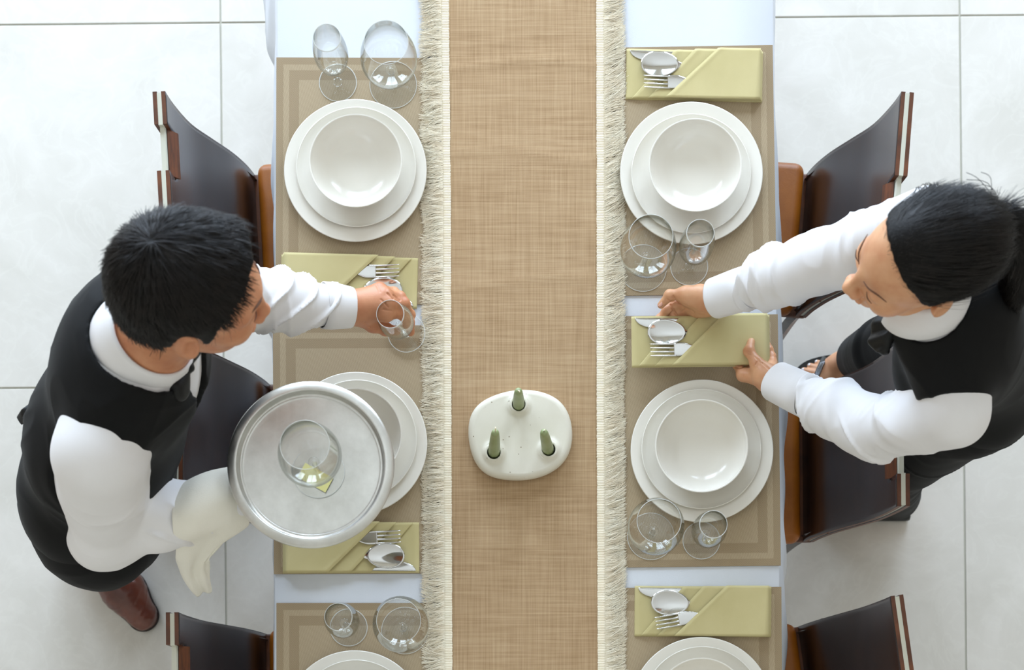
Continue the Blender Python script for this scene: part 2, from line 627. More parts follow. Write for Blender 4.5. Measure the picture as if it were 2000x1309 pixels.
def cloth_rows(side):
    zs = [T, T - 0.004, T - 0.012, T - 0.04, T - 0.09, T - 0.16, T - 0.24, T - 0.33, T - 0.42]
    n = 240
    yy = np.linspace(TY0, TY1, n)
    rows = []
    s = FPX / (CAM_Z - 0.40)
    pyh = NY - yy * s
    xh = (np.interp(pyh, ys_px, xr_px if side > 0 else xl_px) - NX) / s
    taper = (yy - 0.225) / (1.449 - 0.225)
    xe = (0.4915 - 0.0135 * taper) if side > 0 else (-0.4355 + 0.006 * taper)
    for k, z in enumerate(zs):
        tt = max(0.0, (T - z - 0.012) / (0.42 - 0.012))
        rip = 0.006 * tt * np.sin(yy * 17 + side) + 0.004 * tt * np.sin(yy * 41 + 2)
        base = xe + (xh - xe) * tt ** 0.8 + rip * side
        out = {0: -0.003, 1: -0.0006}.get(k, 0.0) * side
        rows.append(np.stack([base + out, yy, np.full(n, z)], 1))
    return rows


R_, L_ = cloth_rows(1), cloth_rows(-1)
top = []
for k in range(9):
    u = (k + 1) / 10
    top.append(L_[0] * (1 - u) + R_[0] * u)
G = np.array(L_[::-1] + top + R_)
me = grid_solid(G, 0.0012, 'tablecloth', M['cloth'])
me.polygons.foreach_set('use_smooth', [True] * len(me.polygons))
tag(add_obj('tablecloth', me, None), 'white tablecloth over the long dining table, hanging at both sides', 'tablecloth')

# ------------------------------------------------------------------ placemats
mat_me = MB().box((-MAT_W / 2, -MAT_H / 2, 0), (MAT_W / 2, MAT_H / 2, 0.0014), bev=0.0004).me('placemat', M['mat'], smooth=False)
ZM = T + 0.0016
# (outer edge px at top, outer edge px at bottom, top py, bottom py, side)
MATS = [
    (540, 538, 113.5, 595, -1, 'beige woven placemat at the upper left of the table'),
    (533, 535, 636, 1121, -1, 'beige woven placemat on the left, under the round metal tray'),
    (540, 540, 1178, 1660, -1, 'beige woven placemat at the bottom left corner of the table'),
    (1509, 1517, 92, 577, 1, 'beige woven placemat at the top right of the table'),
    (1519, 1525, 617, 1108, 1, 'beige woven placemat on the right, under the napkin the woman holds'),
    (1526, 1529, 1148, 1640, 1, 'beige woven placemat at the bottom right corner of the table'),
]
for xt, xb, y0, y1, side, lab in MATS:
    a, b = W(xt, y0, ZM), W(xb, y1, ZM)
    ang = math.atan2(a[0] - b[0], a[1] - b[1])
    c = (a + b) / 2
    h = abs(a[1] - b[1])
    o = add_obj('placemat', mat_me, None, (c[0] - side * MAT_W / 2, c[1], ZM), (0, 0, -ang))
    o.scale = (1, h / MAT_H, 1)
    tag(o, lab, 'placemat', 'woven placemats')

# ------------------------------------------------------------------ table runner
ZR = ZM + 0.0018
RY0, RY1 = TY0 + 0.1, TY1 - 0.1
runner = thing('table_runner', 'tan burlap table runner with ivory fringed borders down the middle of the table', 'table runner', (0.02, 0.8, ZR))
nx_, ny_ = 46, 300
yy = np.linspace(RY0, RY1, ny_)
s_ = FPX / (CAM_Z - ZR)
pyr = NY - yy * s_
xl = (np.interp(pyr, [0, 400, 800, 1309], [876, 880, 881, 883]) - NX) / s_
xr = (np.interp(pyr, [0, 400, 800, 1309], [1165, 1166, 1166, 1168]) - NX) / s_
xe_l = (np.interp(pyr, [0, 250, 640, 1309], [862, 864, 866, 866]) - NX) / s_
G = np.zeros((nx_, ny_, 3))
for i in range(nx_):
    u = i / (nx_ - 1)
    G[i, :, 0] = xl * (1 - u) + xr * u
    G[i, :, 1] = yy
nz = vnoise(np.stack([G[..., 0] * 7, G[..., 1] * 26, G[..., 0] * 0 + 3], -1)) * 0.6 + vnoise(np.stack([G[..., 0] * 20, G[..., 1] * 60, G[..., 0] * 0 + 9], -1)) * 0.25
wr = sum(a * np.exp(-((G[..., 1] - y0 - 0.012 * np.sin(G[..., 0] * 14 + p)) / w) ** 2) for a, y0, w, p in ((0.0011, 1.325, 0.008, 1), (0.0009, 1.16, 0.01, 2), (0.0008, 0.93, 0.009, 0.3), (0.0006, 0.44, 0.01, 2.5)))
G[..., 2] = ZR + 0.0012 + nz * 0.0011 + wr
G -= np.array([0.02, 0.8, ZR])
me = grid_solid(G, 0.001, 'burlap_panel', M['burlap'])
me.polygons.foreach_set('use_smooth', [True] * len(me.polygons))
add_obj('burlap_panel', me, runner)

BR = 0.0145   # braid width
for side in (-1, 1):
    xin = xl if side < 0 else xr
    # braid: cords laid side by side
    V, F = [], []
    pitch = 0.0030
    y = RY0
    tmpl = []
    secs = [(-0.0006, 0.0004), (0.0004, 0.0014), (0.004, 0.0017), (0.0075, 0.0013), (0.011, 0.0017), (BR, 0.0008)]
    while y < RY1:
        x0 = np.interp(y, yy, xin)
        jit = random.uniform(-0.0006, 0.0006)
        n0 = len(V)
        for (u, r) in secs:
            for k in range(5):
                th = PI * k / 4
                V.append((x0 + side * (u + jit * 0.6) - 0.02, y - 0.8 + math.cos(th) * pitch * 0.52, 0.0006 + 1.25 * r * math.sin(th) + 0.0008))
        for i in range(len(secs) - 1):
            for k in range(4):
                a = n0 + i * 5 + k
                F.append((a, a + 1, a + 6, a + 5))
        y += pitch
    m_ = mesh_of('braid', V, F, M['cotton'])
    o = add_obj('braid', m_, runner)
    o['kind'] = 'stuff'
    # fringe: thousands of fine threads leaving the braid, clumped and wavy
    rng = np.random.RandomState(11 + side)
    nt = 8500
    y0 = np.sort(rng.uniform(RY0, RY1, nt))
    lay = rng.randint(0, 3, nt)
    clump = vnoise(np.stack([y0 * 40, lay * 7.3, y0 * 0 + side], -1)) - 0.5
    clump2 = vnoise(np.stack([y0 * 120, lay * 3.1, y0 * 0 + 5 + side], -1)) - 0.5
    Lg = 0.038 + 0.006 * clump * 2 + 0.004 * clump2 + rng.normal(0, 0.0018, nt)
    slope = 0.45 * (1 if side > 0 else -0.6) + clump * 1.3 + rng.normal(0, 0.12, nt)
    curl = rng.normal(0, 0.005, nt) + clump2 * 0.012
    ph = rng.uniform(0, 6.28, nt)
    xb = np.interp(y0, yy, xin) + side * (BR - 0.0015)
    cen = np.cumsum(rng.uniform(0.006, 0.017, 400)) + RY0 - 0.01
    near = cen[np.abs(y0[:, None] - cen[None]).argmin(1)] - y0
    tight = (0.35 + 0.6 * vnoise(np.stack([near * 0 + (near + y0) * 77, y0 * 0 + 2, y0 * 0], -1)))
    K = 7
    P = np.zeros((nt, K, 3))
    lift = rng.uniform(0.0, 0.0035, nt) + np.maximum(clump2, 0) * 0.004
    for k in range(K):
        u = k / (K - 1)
        P[:, k, 0] = xb + side * Lg * u * (1 - 0.1 * u * np.abs(slope))
        P[:, k, 1] = y0 + slope * Lg * u * (0.6 + 0.4 * u) * 0.8 + curl * u * u + near * tight * 0.75 * u ** 1.3 + 0.0008 * np.sin(ph + u * 9)
        P[:, k, 2] = ZR + 0.0016 + (lift + 0.0035 * (1 - np.abs(near) / 0.009).clip(0, 1)) * math.sin(PI * min(u * 1.15, 1)) + 0.0012 * (1 - u) + lay * 0.0005
    P -= np.array([0.02, 0.8, ZR])
    hw = rng.uniform(0.00036, 0.00062, nt)[:, None]
    Vv = np.zeros((nt, K, 3, 3))
    taper = np.linspace(1, 0.6, K)[None]
    for c, (dy, dz) in enumerate(((-1, -0.7), (0, 0.8), (1, -0.7))):
        Vv[:, :, c] = P
        Vv[:, :, c, 1] += dy * hw * taper
        Vv[:, :, c, 2] += dz * hw * taper
    idx = np.arange(nt * K * 3).reshape(nt, K, 3)
    q = []
    for c in (0, 1):
        q.append(np.stack([idx[:, :-1, c], idx[:, 1:, c], idx[:, 1:, c + 1], idx[:, :-1, c + 1]], -1).reshape(-1, 4))
    o = add_obj('fringe', mesh_of('fringe', Vv.reshape(-1, 3), np.concatenate(q), M['cotton'], False), runner)
    o['kind'] = 'stuff'

# ------------------------------------------------------------------ plates and bowls
charger_me = MB().lathe(smooth_prof([(0.0001, 0.0045), (0.06, 0.0045), (0.082, 0.006), (0.092, 0.0105), (0.112, 0.0155), (0.1268, 0.0185), (0.1286, 0.0183), (0.1278, 0.0168), (0.11, 0.0125), (0.09, 0.0070), (0.080, 0.0015), (0.077, 0.0), (0.072, 0.001), (0.0001, 0.002)], 4), 96).me('plate', M['porcelain'], weld=True)
dinner_me = MB().lathe(smooth_prof([(0.0001, 0.0035), (0.065, 0.0035), (0.082, 0.005), (0.098, 0.0105), (0.1055, 0.0165), (0.1070, 0.0185), (0.1081, 0.0186), (0.1079, 0.017), (0.1, 0.0085), (0.084, 0.0025), (0.064, 0.0), (0.0001, 0.0008)], 4), 96).me('plate_dinner', M['porcelain'], weld=True)
bowl_me = MB().lathe(smooth_prof([(0.0001, 0.0065), (0.03, 0.0065), (0.042, 0.008), (0.056, 0.0145), (0.069, 0.028), (0.0775, 0.043), (0.0806, 0.0525), (0.0822, 0.0536), (0.0832, 0.0525), (0.080, 0.041), (0.071, 0.024), (0.057, 0.0085), (0.042, 0.002), (0.038, 0.0), (0.034, 0.0005), (0.0001, 0.003)], 4), 96).me('bowl', M['porcelain'], weld=True)
ZP = ZM + 0.0016
SETS = [
    ((694, 333), (695.5, 326), (694.5, 313.5), 'at the upper left'),
    ((695, 866), (697, 859), (694, 849), 'partly hidden under the metal tray'),
    ((693, 1410), (695, 1406), (695, 1401), 'at the bottom left'),
    ((1350.5, 338), (1350, 339), (1358, 322), 'at the upper right'),
    ((1371, 881), (1370, 877), (1370.5, 871), 'below the hands of the woman'),
    ((1370, 1384), (1372, 1380), (1371, 1376), 'at the bottom right'),
]
for c1, c2, c3, where in SETS:
    p = W(c1[0], c1[1], ZP + 0.018)
    tag(add_obj('plate', charger_me, None, (p[0], p[1], ZP)), 'large white flat plate lowest of the stack ' + where, 'plate', 'large white under plates')
    p = W(c2[0], c2[1], ZP + 0.0235)
    tag(add_obj('plate', dinner_me, None, (p[0], p[1], ZP + 0.0050)), 'middle-sized white plate, second of the stack ' + where, 'plate', 'middle-sized white plates')
    p = W(c3[0], c3[1], ZP + 0.063)
    tag(add_obj('bowl', bowl_me, None, (p[0], p[1], ZP + 0.0090)), 'round white bowl on top of the stack ' + where, 'bowl', 'white bowls')

# ------------------------------------------------------------------ glasses


def glass_meshes(kind):
    if kind == 'snifter':
        H, stem0, stem1 = 0.176, 0.010, 0.060
        outer = smooth_prof([(0.0001, 0.062), (0.012, 0.063), (0.028, 0.069), (0.0425, 0.083), (0.0495, 0.104), (0.0485, 0.128), (0.0435, 0.153), (0.0385, 0.176)], 5)
        foot = 0.0430
        rs = 0.0038
    else:
        H, stem0, stem1 = 0.186, 0.008, 0.066
        outer = smooth_prof([(0.0001, 0.068), (0.008, 0.069), (0.018, 0.076), (0.0265, 0.092), (0.0300, 0.113), (0.0298, 0.140), (0.0268, 0.166), (0.0240, 0.186)], 5)
        foot = 0.0345
        rs = 0.0040
    t = 0.0011
    inner = [(max(r - t, 0.0001), z + (0.004 if i < 3 else 0.0)) for i, (r, z) in enumerate(outer)]
    prof = list(outer) + [(outer[-1][0] - t * 0.5, H + 0.0006)] + inner[::-1]
    b = MB().lathe(prof, 48).me('glass_bowl', M['glass'], weld=True)
    b.materials.append(M['glass_edge_glint'])
    for pl in b.polygons:
        if pl.center.z > H - 0.0014:
            pl.material_index = 1
    s = MB().lathe(smooth_prof([(0.0001, 0.0042), (rs * 2.2, 0.0045), (rs * 1.2, stem0), (rs, 0.02), (rs, stem1 - 0.012), (rs * 1.3, stem1 - 0.003), (rs * 2.4, stem1 + 0.0045), (0.0001, stem1 + 0.0055)], 4), 20).me('glass_stem', M['glass'], weld=True)
    f = MB().lathe(smooth_prof([(0.0001, 0.0036), (0.012, 0.0032), (foot * 0.8, 0.0017), (foot - 0.0008, 0.0014), (foot, 0.0008), (foot - 0.0008, 0.0001), (foot * 0.8, 0.0004), (0.0001, 0.0008)], 4), 48).me('glass_foot', M['glass'], weld=True)
    f.materials.append(M['glass_edge_glint'])
    for pl in f.polygons:
        if math.hypot(pl.center.x, pl.center.y) > foot - 0.0012:
            pl.material_index = 1
    return b, s, f


GM = {k: glass_meshes(k) for k in ('snifter', 'wine')}


def glass(kind, foot_px, z, label, axis=None, group='stemmed glasses on the table', sc=1.0):
    p = W(foot_px[0], foot_px[1], z)
    o = thing('balloon_glass' if kind == 'snifter' else 'wine_glass', label, 'glass', tuple(p), (0, 0, 0), group)
    for n, me in zip(('bowl', 'stem', 'foot'), GM[kind]):
        add_obj(n, me, o)
    if axis is not None:
        o.rotation_euler = Vector(axis).to_track_quat('Z', 'Y').to_euler()
    o.scale = (sc, sc, sc)
    return o


ZG = ZM + 0.0016
glass('snifter', (768, 166), ZG, 'round balloon glass at the top left, right of a small stemmed glass')
glass('wine', (660, 162), ZG, 'small narrow stemmed glass at the top left, above the left plate stack')
glass('snifter', (1256, 524), ZG, 'round balloon glass overlapping the upper right plate stack')
glass('wine', (1346, 521), ZG, 'small narrow stemmed glass beside the raised sleeve of the woman')
glass('snifter', (1271, 1048), ZG, 'round balloon glass below the right-hand plate stack, touching the fringe side')
glass('wine', (1370, 1056), ZG, 'small narrow stemmed glass below the right-hand plate stack, nearer the table edge')
glass('snifter', (791, 1232), ZG, 'round balloon glass at the bottom left, against the runner fringe')
glass('wine', (681, 1226), ZG, 'small narrow stemmed glass at the bottom left, nearer the table edge')
gh = glass('wine', (794, 651), T + 0.012, 'small stemmed glass tilted in the left hand of the man', (-0.0165, -0.017, 0.183), group=None)

# ------------------------------------------------------------------ napkins and cutlery (local frame: opening to the left)
NL, NH = 0.249, 0.092


def fold_me(name, xb, xt, z0, th, right_in=0.0, ytop=0.0, ybot=0.0):
    """cloth layer whose left edge runs from (xb, bottom) to (xt, top)"""
    nu, nv = 26, 20
    G = np.zeros((nu, nv, 3))
    for j in range(nv):
        v = j / (nv - 1)
        xl_ = (xb + (xt - xb) * v) * NL
        xr_ = NL - right_in
        for i in range(nu):
            u = (i / (nu - 1)) ** 1.5
            G[i, j] = (xl_ + (xr_ - xl_) * u - NL / 2, (v - 0.5) * (NH - ytop - ybot) + (ybot - ytop) / 2, 0)
    D = G[:, :, 0] - G[0:1, :, 0]
    edge = np.exp(-(D / 0.004) ** 2)
    puff = 0.0007 * np.exp(-((D - 0.006) / 0.006) ** 2)
    n = vnoise(np.stack([G[..., 0] * 22, G[..., 1] * 22, G[..., 0] * 0 + z0 * 900], -1)) - 0.5
    vv = np.abs(G[..., 1]) / (NH / 2)
    rim = np.clip((vv - 0.975) / 0.025, 0, 1)
    G[..., 2] = z0 + th - edge * th * 0.55 + puff * (1 - edge) + n * 0.0009
    thick = np.full((nu, nv), th * 0.85)
    thick *= (1 - edge * 0.6)
    return grid_solid(G, thick, name, M['napkin'])


NAP = [fold_me('napkin_base', 0.0, 0.0, 0.0, 0.0026),
       fold_me('napkin_fold', 0.045, 0.355, 0.0042, 0.0014, 0.0025, 0.001, 0.001),
       fold_me('napkin_fold', 0.165, 0.50, 0.0088, 0.0014, 0.0035, 0.0005, 0.0005),
       fold_me('napkin_fold', 0.285, 0.665, 0.0142, 0.0018, 0.006)]


def loft(path, n=10):
    """path: (x, y, z, half_width, half_thickness)"""
    V, F = [], []
    k = len(path)
    for (x, y, z, a, b) in path:
        for j in range(n):
            th = 2 * PI * j / n
            cs, sn = math.cos(th), math.sin(th)
            V.append((x, y + a * np.sign(cs) * abs(cs) ** 0.7, z + b * np.sign(sn) * abs(sn) ** 0.8))
    for i in range(k - 1):
        for j in range(n):
            j2 = (j + 1) % n
            F.append((i * n + j, i * n + j2, (i + 1) * n + j2, (i + 1) * n + j))
    F.append(tuple(range(n)))
    F.append(tuple((k - 1) * n + j for j in range(n))[::-1])
    return V, F


def cr(P, sub=3):
    return [tuple(p) for p in smooth_prof(P, sub)]


# fork: origin at tine tips, +x towards the handle
fk = MB()
for k in range(4):
    y = (k - 1.5) * 0.0069
    fk.add(*loft(cr([(0.0, y * 1.0, 0.0052, 0.0005, 0.0004), (0.012, y, 0.0030, 0.0012, 0.0007), (0.028, y, 0.0006, 0.0015, 0.0008), (0.043, y, -0.0004, 0.0017, 0.0009), (0.048, y, 0.0, 0.0020, 0.0009)], 2), 8))
fk.add(*loft(cr([(0.0435, 0, -0.0003, 0.0122, 0.0010), (0.050, 0, 0.0002, 0.0122, 0.0010), (0.062, 0, 0.0008, 0.0118, 0.0010), (0.072, 0, 0.0010, 0.0085, 0.0010), (0.082, 0, 0.0012, 0.0042, 0.0009), (0.10, 0, 0.0012, 0.0032, 0.0009), (0.15, 0, 0.0012, 0.0040, 0.0010), (0.19, 0, 0.0014, 0.0062, 0.0008), (0.196, 0, 0.0014, 0.003, 0.0006)], 3), 14))
fork_me = fk.me('fork', M['steel'])
# spoon: origin at the bowl tip
V, F = [], []
nr, na = 9, 40
LB, WB = 0.0345, 0.0228
for sgn, off in ((1, 0.0), (-1, -0.0011)):
    for i in range(nr + 1):
        r = i / nr
        for j in range(na):
            th = 2 * PI * j / na
            egg = 1 + 0.10 * math.cos(th)
            V.append((LB + LB * r * -math.cos(th), WB * r * math.sin(th) * egg, 0.0048 * r * r - 0.0010 + off + 0.001 * (1 - math.cos(th)) * r))
n1 = (nr + 1) * na
for s in (0, 1):
    for i in range(nr):
        for j in range(na):
            j2 = (j + 1) % na
            q = (s * n1 + i * na + j, s * n1 + i * na + j2, s * n1 + (i + 1) * na + j2, s * n1 + (i + 1) * na + j)
            F.append(q if s == 0 else q[::-1])
for j in range(na):
    j2 = (j + 1) % na
    F.append((nr * na + j, nr * na + j2, n1 + nr * na + j2, n1 + nr * na + j))
sp = MB().add(V, F)
sp.add(*loft(cr([(0.066, 0, 0.0030, 0.0075, 0.0009), (0.072, 0, 0.0016, 0.0055, 0.0008), (0.082, 0, 0.0006, 0.0036, 0.0008), (0.12, 0, 0.0006, 0.0034, 0.0012), (0.17, 0, 0.0006, 0.0060, 0.0009), (0.196, 0, 0.0006, 0.0064, 0.0008), (0.20, 0, 0.0006, 0.003, 0.0006)], 3), 12))
spoon_me = sp.me('spoon', M['steel'], weld=True)
# knife: origin at the blade tip, straight spine on +y
kp = []
for x, hw in ((0.0, 0.0012), (0.003, 0.0036), (0.009, 0.0060), (0.020, 0.0082), (0.035, 0.0092), (0.06, 0.0094), (0.085, 0.0088), (0.10, 0.0070), (0.106, 0.0046), (0.14, 0.0052), (0.19, 0.0062), (0.20, 0.0040)):
    kp.append((x, -hw + 0.0094, 0.0012, hw, 0.0007 if x < 0.1 else 0.0011))
knife_me = MB().add(*loft(cr(kp, 3), 10)).me('knife', M['steel'])

# napkin px corners: centre px, z of underside, angle, mirrored(180deg), label, cutlery variations
NAPS = [
    ((1357, 143), ZM + 0.0014, -1.2, 0, 'at the top right of the table', (0, 0, 0)),
    ((1369.5, 664), 0.786, 0.6, 0, 'lifted in both hands of the woman', (0, 3, 0)),
    ((1374, 1193.5), ZM + 0.0014, -0.3, 0, 'at the bottom right above the last plate stack', (0, 4, 9)),
    ((681, 547), ZM + 0.0014, -1.5, 1, 'on the left beside the hand of the man', (0, 0, 0)),
    ((684.5, 1069), ZM + 0.0014, 0.3, 1, 'on the left partly under the metal tray', (0, 0, 0)),
]
ET = lambda: None
for c, z, ang, flip, where, tw in NAPS:
    p = W(c[0], c[1], z + 0.012)
    rz = math.radians(ang + (180 if flip else 0))
    o = thing('napkin', 'folded olive napkin with cutlery ' + where, 'napkin', (p[0], p[1], z), (0, 0, rz), 'olive napkins')
    for k, me in enumerate(NAP):
        add_obj('base_layer' if k == 0 else 'fold', me, o)
    R = Matrix.Rotation(rz, 4, 'Z')

    def put(nm, me, lx, ly, lz, lrot, tilt=0.0):
        q = R @ Vector((lx, ly, lz))
        ob = add_obj(nm, me, None, (p[0] + q.x, p[1] + q.y, z + q.z), (0, tilt, rz + math.radians(lrot)))
        tag(ob, {'fork': 'steel table fork', 'spoon': 'steel table spoon', 'knife': 'steel table knife'}[nm] + ' in the napkin ' + where, nm, 'cutlery in the napkins')
    put('knife', knife_me, -NL / 2 + 0.0065, NH / 2 - 0.0125, 0.0031, -1.0)
    put('spoon', spoon_me, -NL / 2 + 0.0262 + tw[1] * 0.0007, 0.0165, 0.0078, -1 - tw[1] * 0.6, 0.004)
    put('fork', fork_me, -NL / 2 + 0.032 + tw[2] * 0.0005, -0.0185 + tw[2] * -0.0006, 0.0124, 2 + tw[2])

# ------------------------------------------------------------------ candle holder and candles
ZC = ZR + 0.0035
cc = W(1016, 851, ZC + 0.02)
holder = thing('candle_holder', 'rounded speckled cream ceramic candle holder on the burlap runner', 'candle holder', (cc[0], cc[1], ZC))
outline = [(915, 846), (919, 815), (934, 792), (960, 775), (990, 766), (1020, 763), (1050, 765), (1078, 774), (1100, 792), (1113, 818), (1118, 848), (1114, 878), (1100, 905), (1077, 922), (1048, 934), (1015, 939), (984, 937), (956, 929), (934, 912), (920, 884)]
op = np.array([W(x, y, ZC + 0.012)[:2] - cc[:2] for x, y in outline])
t_ = np.linspace(0, 1, len(op), endpoint=False)
fr_ = np.fft.fft(op[:, 0] + 1j * op[:, 1])
N_ = 96
th_ = np.arange(N_) / N_
kk = np.fft.fftfreq(len(op), 1 / len(op))
sel = np.abs(kk) <= 5
cv = (fr_[sel][None] * np.exp(2j * PI * kk[sel][None] * th_[:, None])).sum(1) / len(op)
socks = [W(1013, 790, ZC + 0.028)[:2] - cc[:2], W(964.5, 884, ZC + 0.028)[:2] - cc[:2], W(1071.5, 878, ZC + 0.028)[:2] - cc[:2]]
rings = [(0.90, 0.0), (0.965, 0.002), (0.992, 0.007), (1.0, 0.012), (0.992, 0.018), (0.965, 0.0225), (0.92, 0.0245)]
# fine top as height field in polar rings, with raised collars and holes punched by steps
rr_ = list(np.linspace(0.88, 0.0, 56))
V, F = [], []
allr = [(r, z, 0) for r, z in rings] + [(r, 0.0252, 1) for r in rr_]
for r, z, topf in allr:
    for k in range(N_):
        x, y = cv[k].real * r, cv[k].imag * r
        zz = z
        if topf or r < 0.97:
            d = min(math.hypot(x - s[0], y - s[1]) for s in socks)
            if z > 0.02:
                zz = z + 0.0045 * math.exp(-((max(d - 0.0155, 0)) / 0.005) ** 2)
                if d < 0.0128:
                    zz = 0.010
        V.append((x, y, zz))
for i in range(len(allr) - 1):
    for k in range(N_):
        k2 = (k + 1) % N_
        F.append((i * N_ + k, i * N_ + k2, (i + 1) * N_ + k2, (i + 1) * N_ + k))
MB().add(V, F).obj('body', M['ceramic'], holder, weld=True)
for s in socks:
    MB().lathe(smooth_prof([(0.0120, 0.010), (0.0122, 0.0285), (0.0130, 0.0306), (0.0150, 0.0306), (0.0172, 0.0292), (0.0195, 0.0265), (0.021, 0.0245)], 3), 40, (s[0], s[1], 0)).obj('socket_collar', M['ceramic'], holder)
    MB().lathe([(0.0001, 0.0105), (0.0121, 0.0105), (0.01215, 0.027)], 32, (s[0], s[1], 0)).obj('socket_lining', M['socket'], holder)
tips = [((1012.5, 763), 'sage green taper candle at the top of the ceramic holder'), ((967.5, 843), 'sage green taper candle at the lower left of the ceramic holder'), ((1062, 843), 'sage green taper candle leaning left at the lower right of the ceramic holder')]
wk = [(3.0, 3.5), (0.5, -9), (3, -4)]
for s, (tp, lab), (wxp, wyp) in zip(socks, tips, wk):
    base = np.array([cc[0] + s[0], cc[1] + s[1], ZC + 0.0112])
    zt = ZC + 0.138
    tip = W(tp[0], tp[1], zt)
    c = thing('candle', lab, 'candle', tuple(base), (0, 0, 0), 'candles in the ceramic holder')
    d = tip - base
    pts = [d * u for u in (0, 0.15, 0.4, 0.7, 0.9, 0.96, 0.985, 0.998)]
    MB().tube(pts, [0.0106, 0.0106, 0.0101, 0.0088, 0.0074, 0.0063, 0.0045, 0.0012], 28).obj('wax', M['wax'], c)
    wv_ = W(tp[0] + wxp, tp[1] + wyp, zt + 0.006) - base
    MB().tube([d * 0.99, d * 0.99 + (wv_ - d) * 0.5 + np.array([0, 0, 0.004]), wv_], [0.0013, 0.0014, 0.0009], 8).obj('wick', M['wick'], c)

# ------------------------------------------------------------------ chairs (local: +x away from the table)
CW = 0.288
prof = smooth_prof([(0.0, 0.85), (-0.004, 0.79), (-0.018, 0.70), (-0.044, 0.625), (-0.071, 0.55), (-0.088, 0.48), (-0.0955, 0.425)], 4)


def chair(name, notch_from):
    """built once: notch starts at the given distance from the +y edge"""
    root = thing(name, None, 'chair')
    nw = 36
    ws = np.linspace(CW / 2, -CW / 2, nw)
    from_top = CW / 2 - ws
    G = np.array([[(x, w, z) for w in ws] for x, z in prof])
    n = len(prof)

    def mask(depth):
        m = np.ones((n - 1, nw - 1), bool)
        for i in range(n - 1):
            zc = (prof[i][1] + prof[i + 1][1]) / 2
            for j in range(nw - 1):
                w = (from_top[j] + from_top[j + 1]) / 2
                if notch_from < w < notch_from + 0.082 and zc > 0.85 - depth:
                    m[i, j] = False
        return m
    for nm, off, dep, ma, mb_ in (('front_panel', 0.0, 0.040, M['veneer'], M['ply_edge']), ('rear_panel', 0.0150, 0.040, M['veneer'], M['ply_edge'])):
        P = G.copy()
        P[..., 0] += off
        me = grid_solid(P, -0.0075 if False else 0.0075, nm, ma, mask(dep), mb_)
        o = add_obj(nm, me, root)
        if nm == 'front_panel':
            o['label'] = 'dark glossy front face'
    P = G.copy()
    P[..., 0] += 0.0072
    P[..., 1] *= 0.985
    add_obj('core_strip', grid_solid(P, 0.0080, 'core_strip', M['core'], mask(0.012)), root)
    # sloped cut at the bottom of the hand notch
    y0n, y1n = CW / 2 - notch_from, CW / 2 - notch_from - 0.082
    V = []
    for yv in (y0n, y1n):
        for (xx, zz) in ((-0.0085, 0.800), (0.0068, 0.806), (0.0068, 0.826)):
            V.append((xx - 0.002, yv, zz))
    MB().add(V, [(0, 1, 2), (3, 5, 4), (0, 2, 5, 3), (1, 4, 5, 2), (0, 3, 4, 1)]).obj('notch_lip', M['ply_edge'], root, smooth=False)
    # seat shell and cushion
    MB().box((-0.47, -CW / 2, 0.415), (-0.075, CW / 2, 0.432), bev=0.004).obj('seat_shell', M['ply_edge'], root)
    bm = bmesh.new()
    bmesh.ops.create_cube(bm, size=1)
    for v in bm.verts:
        v.co = Vector((-0.29 + v.co.x * 0.37, v.co.y * (CW + 0.014), 0.455 + v.co.z * 0.046))
    bmesh.ops.bevel(bm, geom=list(bm.edges), offset=0.019, segments=5, affect='EDGES', profile=0.5)
    me = bpy.data.meshes.new('seat')
    bm.to_mesh(me)
    bm.free()
    me.materials.append(M['seat'])
    me.polygons.foreach_set('use_smooth', [True] * len(me.polygons))
    add_obj('seat', me, root)['label'] = 'amber leather cushion'
    for sgn in (1, -1):
        leg = [(-0.044, 0.60), (-0.064, 0.53), (-0.083, 0.45), (-0.094, 0.36), (-0.099, 0.18), (-0.100, 0.0)]
        MB().tube([(x, sgn * (CW / 2 - 0.012), z) for x, z in smooth_prof(leg, 3)], [(0.004 + 0.009 * min(1, i / 6), 0.009) for i in range(16)], 4, up=(0, 1, 0)).obj('leg', M['veneer'], root, smooth=False)
        MB().tube([(-0.44, sgn * (CW / 2 - 0.012), 0.418), (-0.455, sgn * (CW / 2 - 0.01), 0.0)], [(0.014, 0.014), (0.010, 0.010)], 12).obj('leg', M['ply_edge'], root)
        MB().tube([(-0.072 + 0.006, sgn * (CW / 2 - 0.002), 0.545), (-0.072 + 0.006, sgn * (CW / 2 + 0.0012), 0.545)], 0.0022, 8).obj('dowel', M['ply_edge'], root)
    return root


CH = chair('dining_chair', 0.149)
# (px, py) of the outer top corner of the back, its side, extra turn, corner sign
CHS = [
    ((1765, 179), 1, -4.5, 'top', 'dark brown chair at the upper right, amber seat showing'),
    ((1757, 989), 1, 0.5, 'bottom', 'dark brown chair at the middle right under the lower sleeve of the woman'),
    ((1744, 1164), 1, 8, 'top', 'dark brown chair at the bottom right corner of the photo'),
    ((318, 178), -1, 3.2, 'top', 'dark brown chair at the upper left behind the head of the man'),
    ((352, 640), -1, 0, 'top', 'dark brown chair at the middle left in front of the man, behind the tray'),
    ((344, 1196), -1, 0.5, 'top', 'dark brown chair at the bottom left below the shoe'),
]
first = True
for (px, py), side, turn, which, lab in CHS:
    o = CH if first else copy_tree(CH)
    first = False
    p = W(px, py, 0.85)
    rz = math.radians(turn) + (0 if side > 0 else PI)
    c, s = math.cos(rz), math.sin(rz)
    ly = CW / 2 if ((which == 'top') == (side > 0)) else -CW / 2
    lx = 0.004
    o.location = (p[0] - (c * lx - s * ly), p[1] - (s * lx + c * ly), 0)
    o.rotation_euler = (0, 0, rz)
    tag(o, lab, 'chair', 'dining chairs')

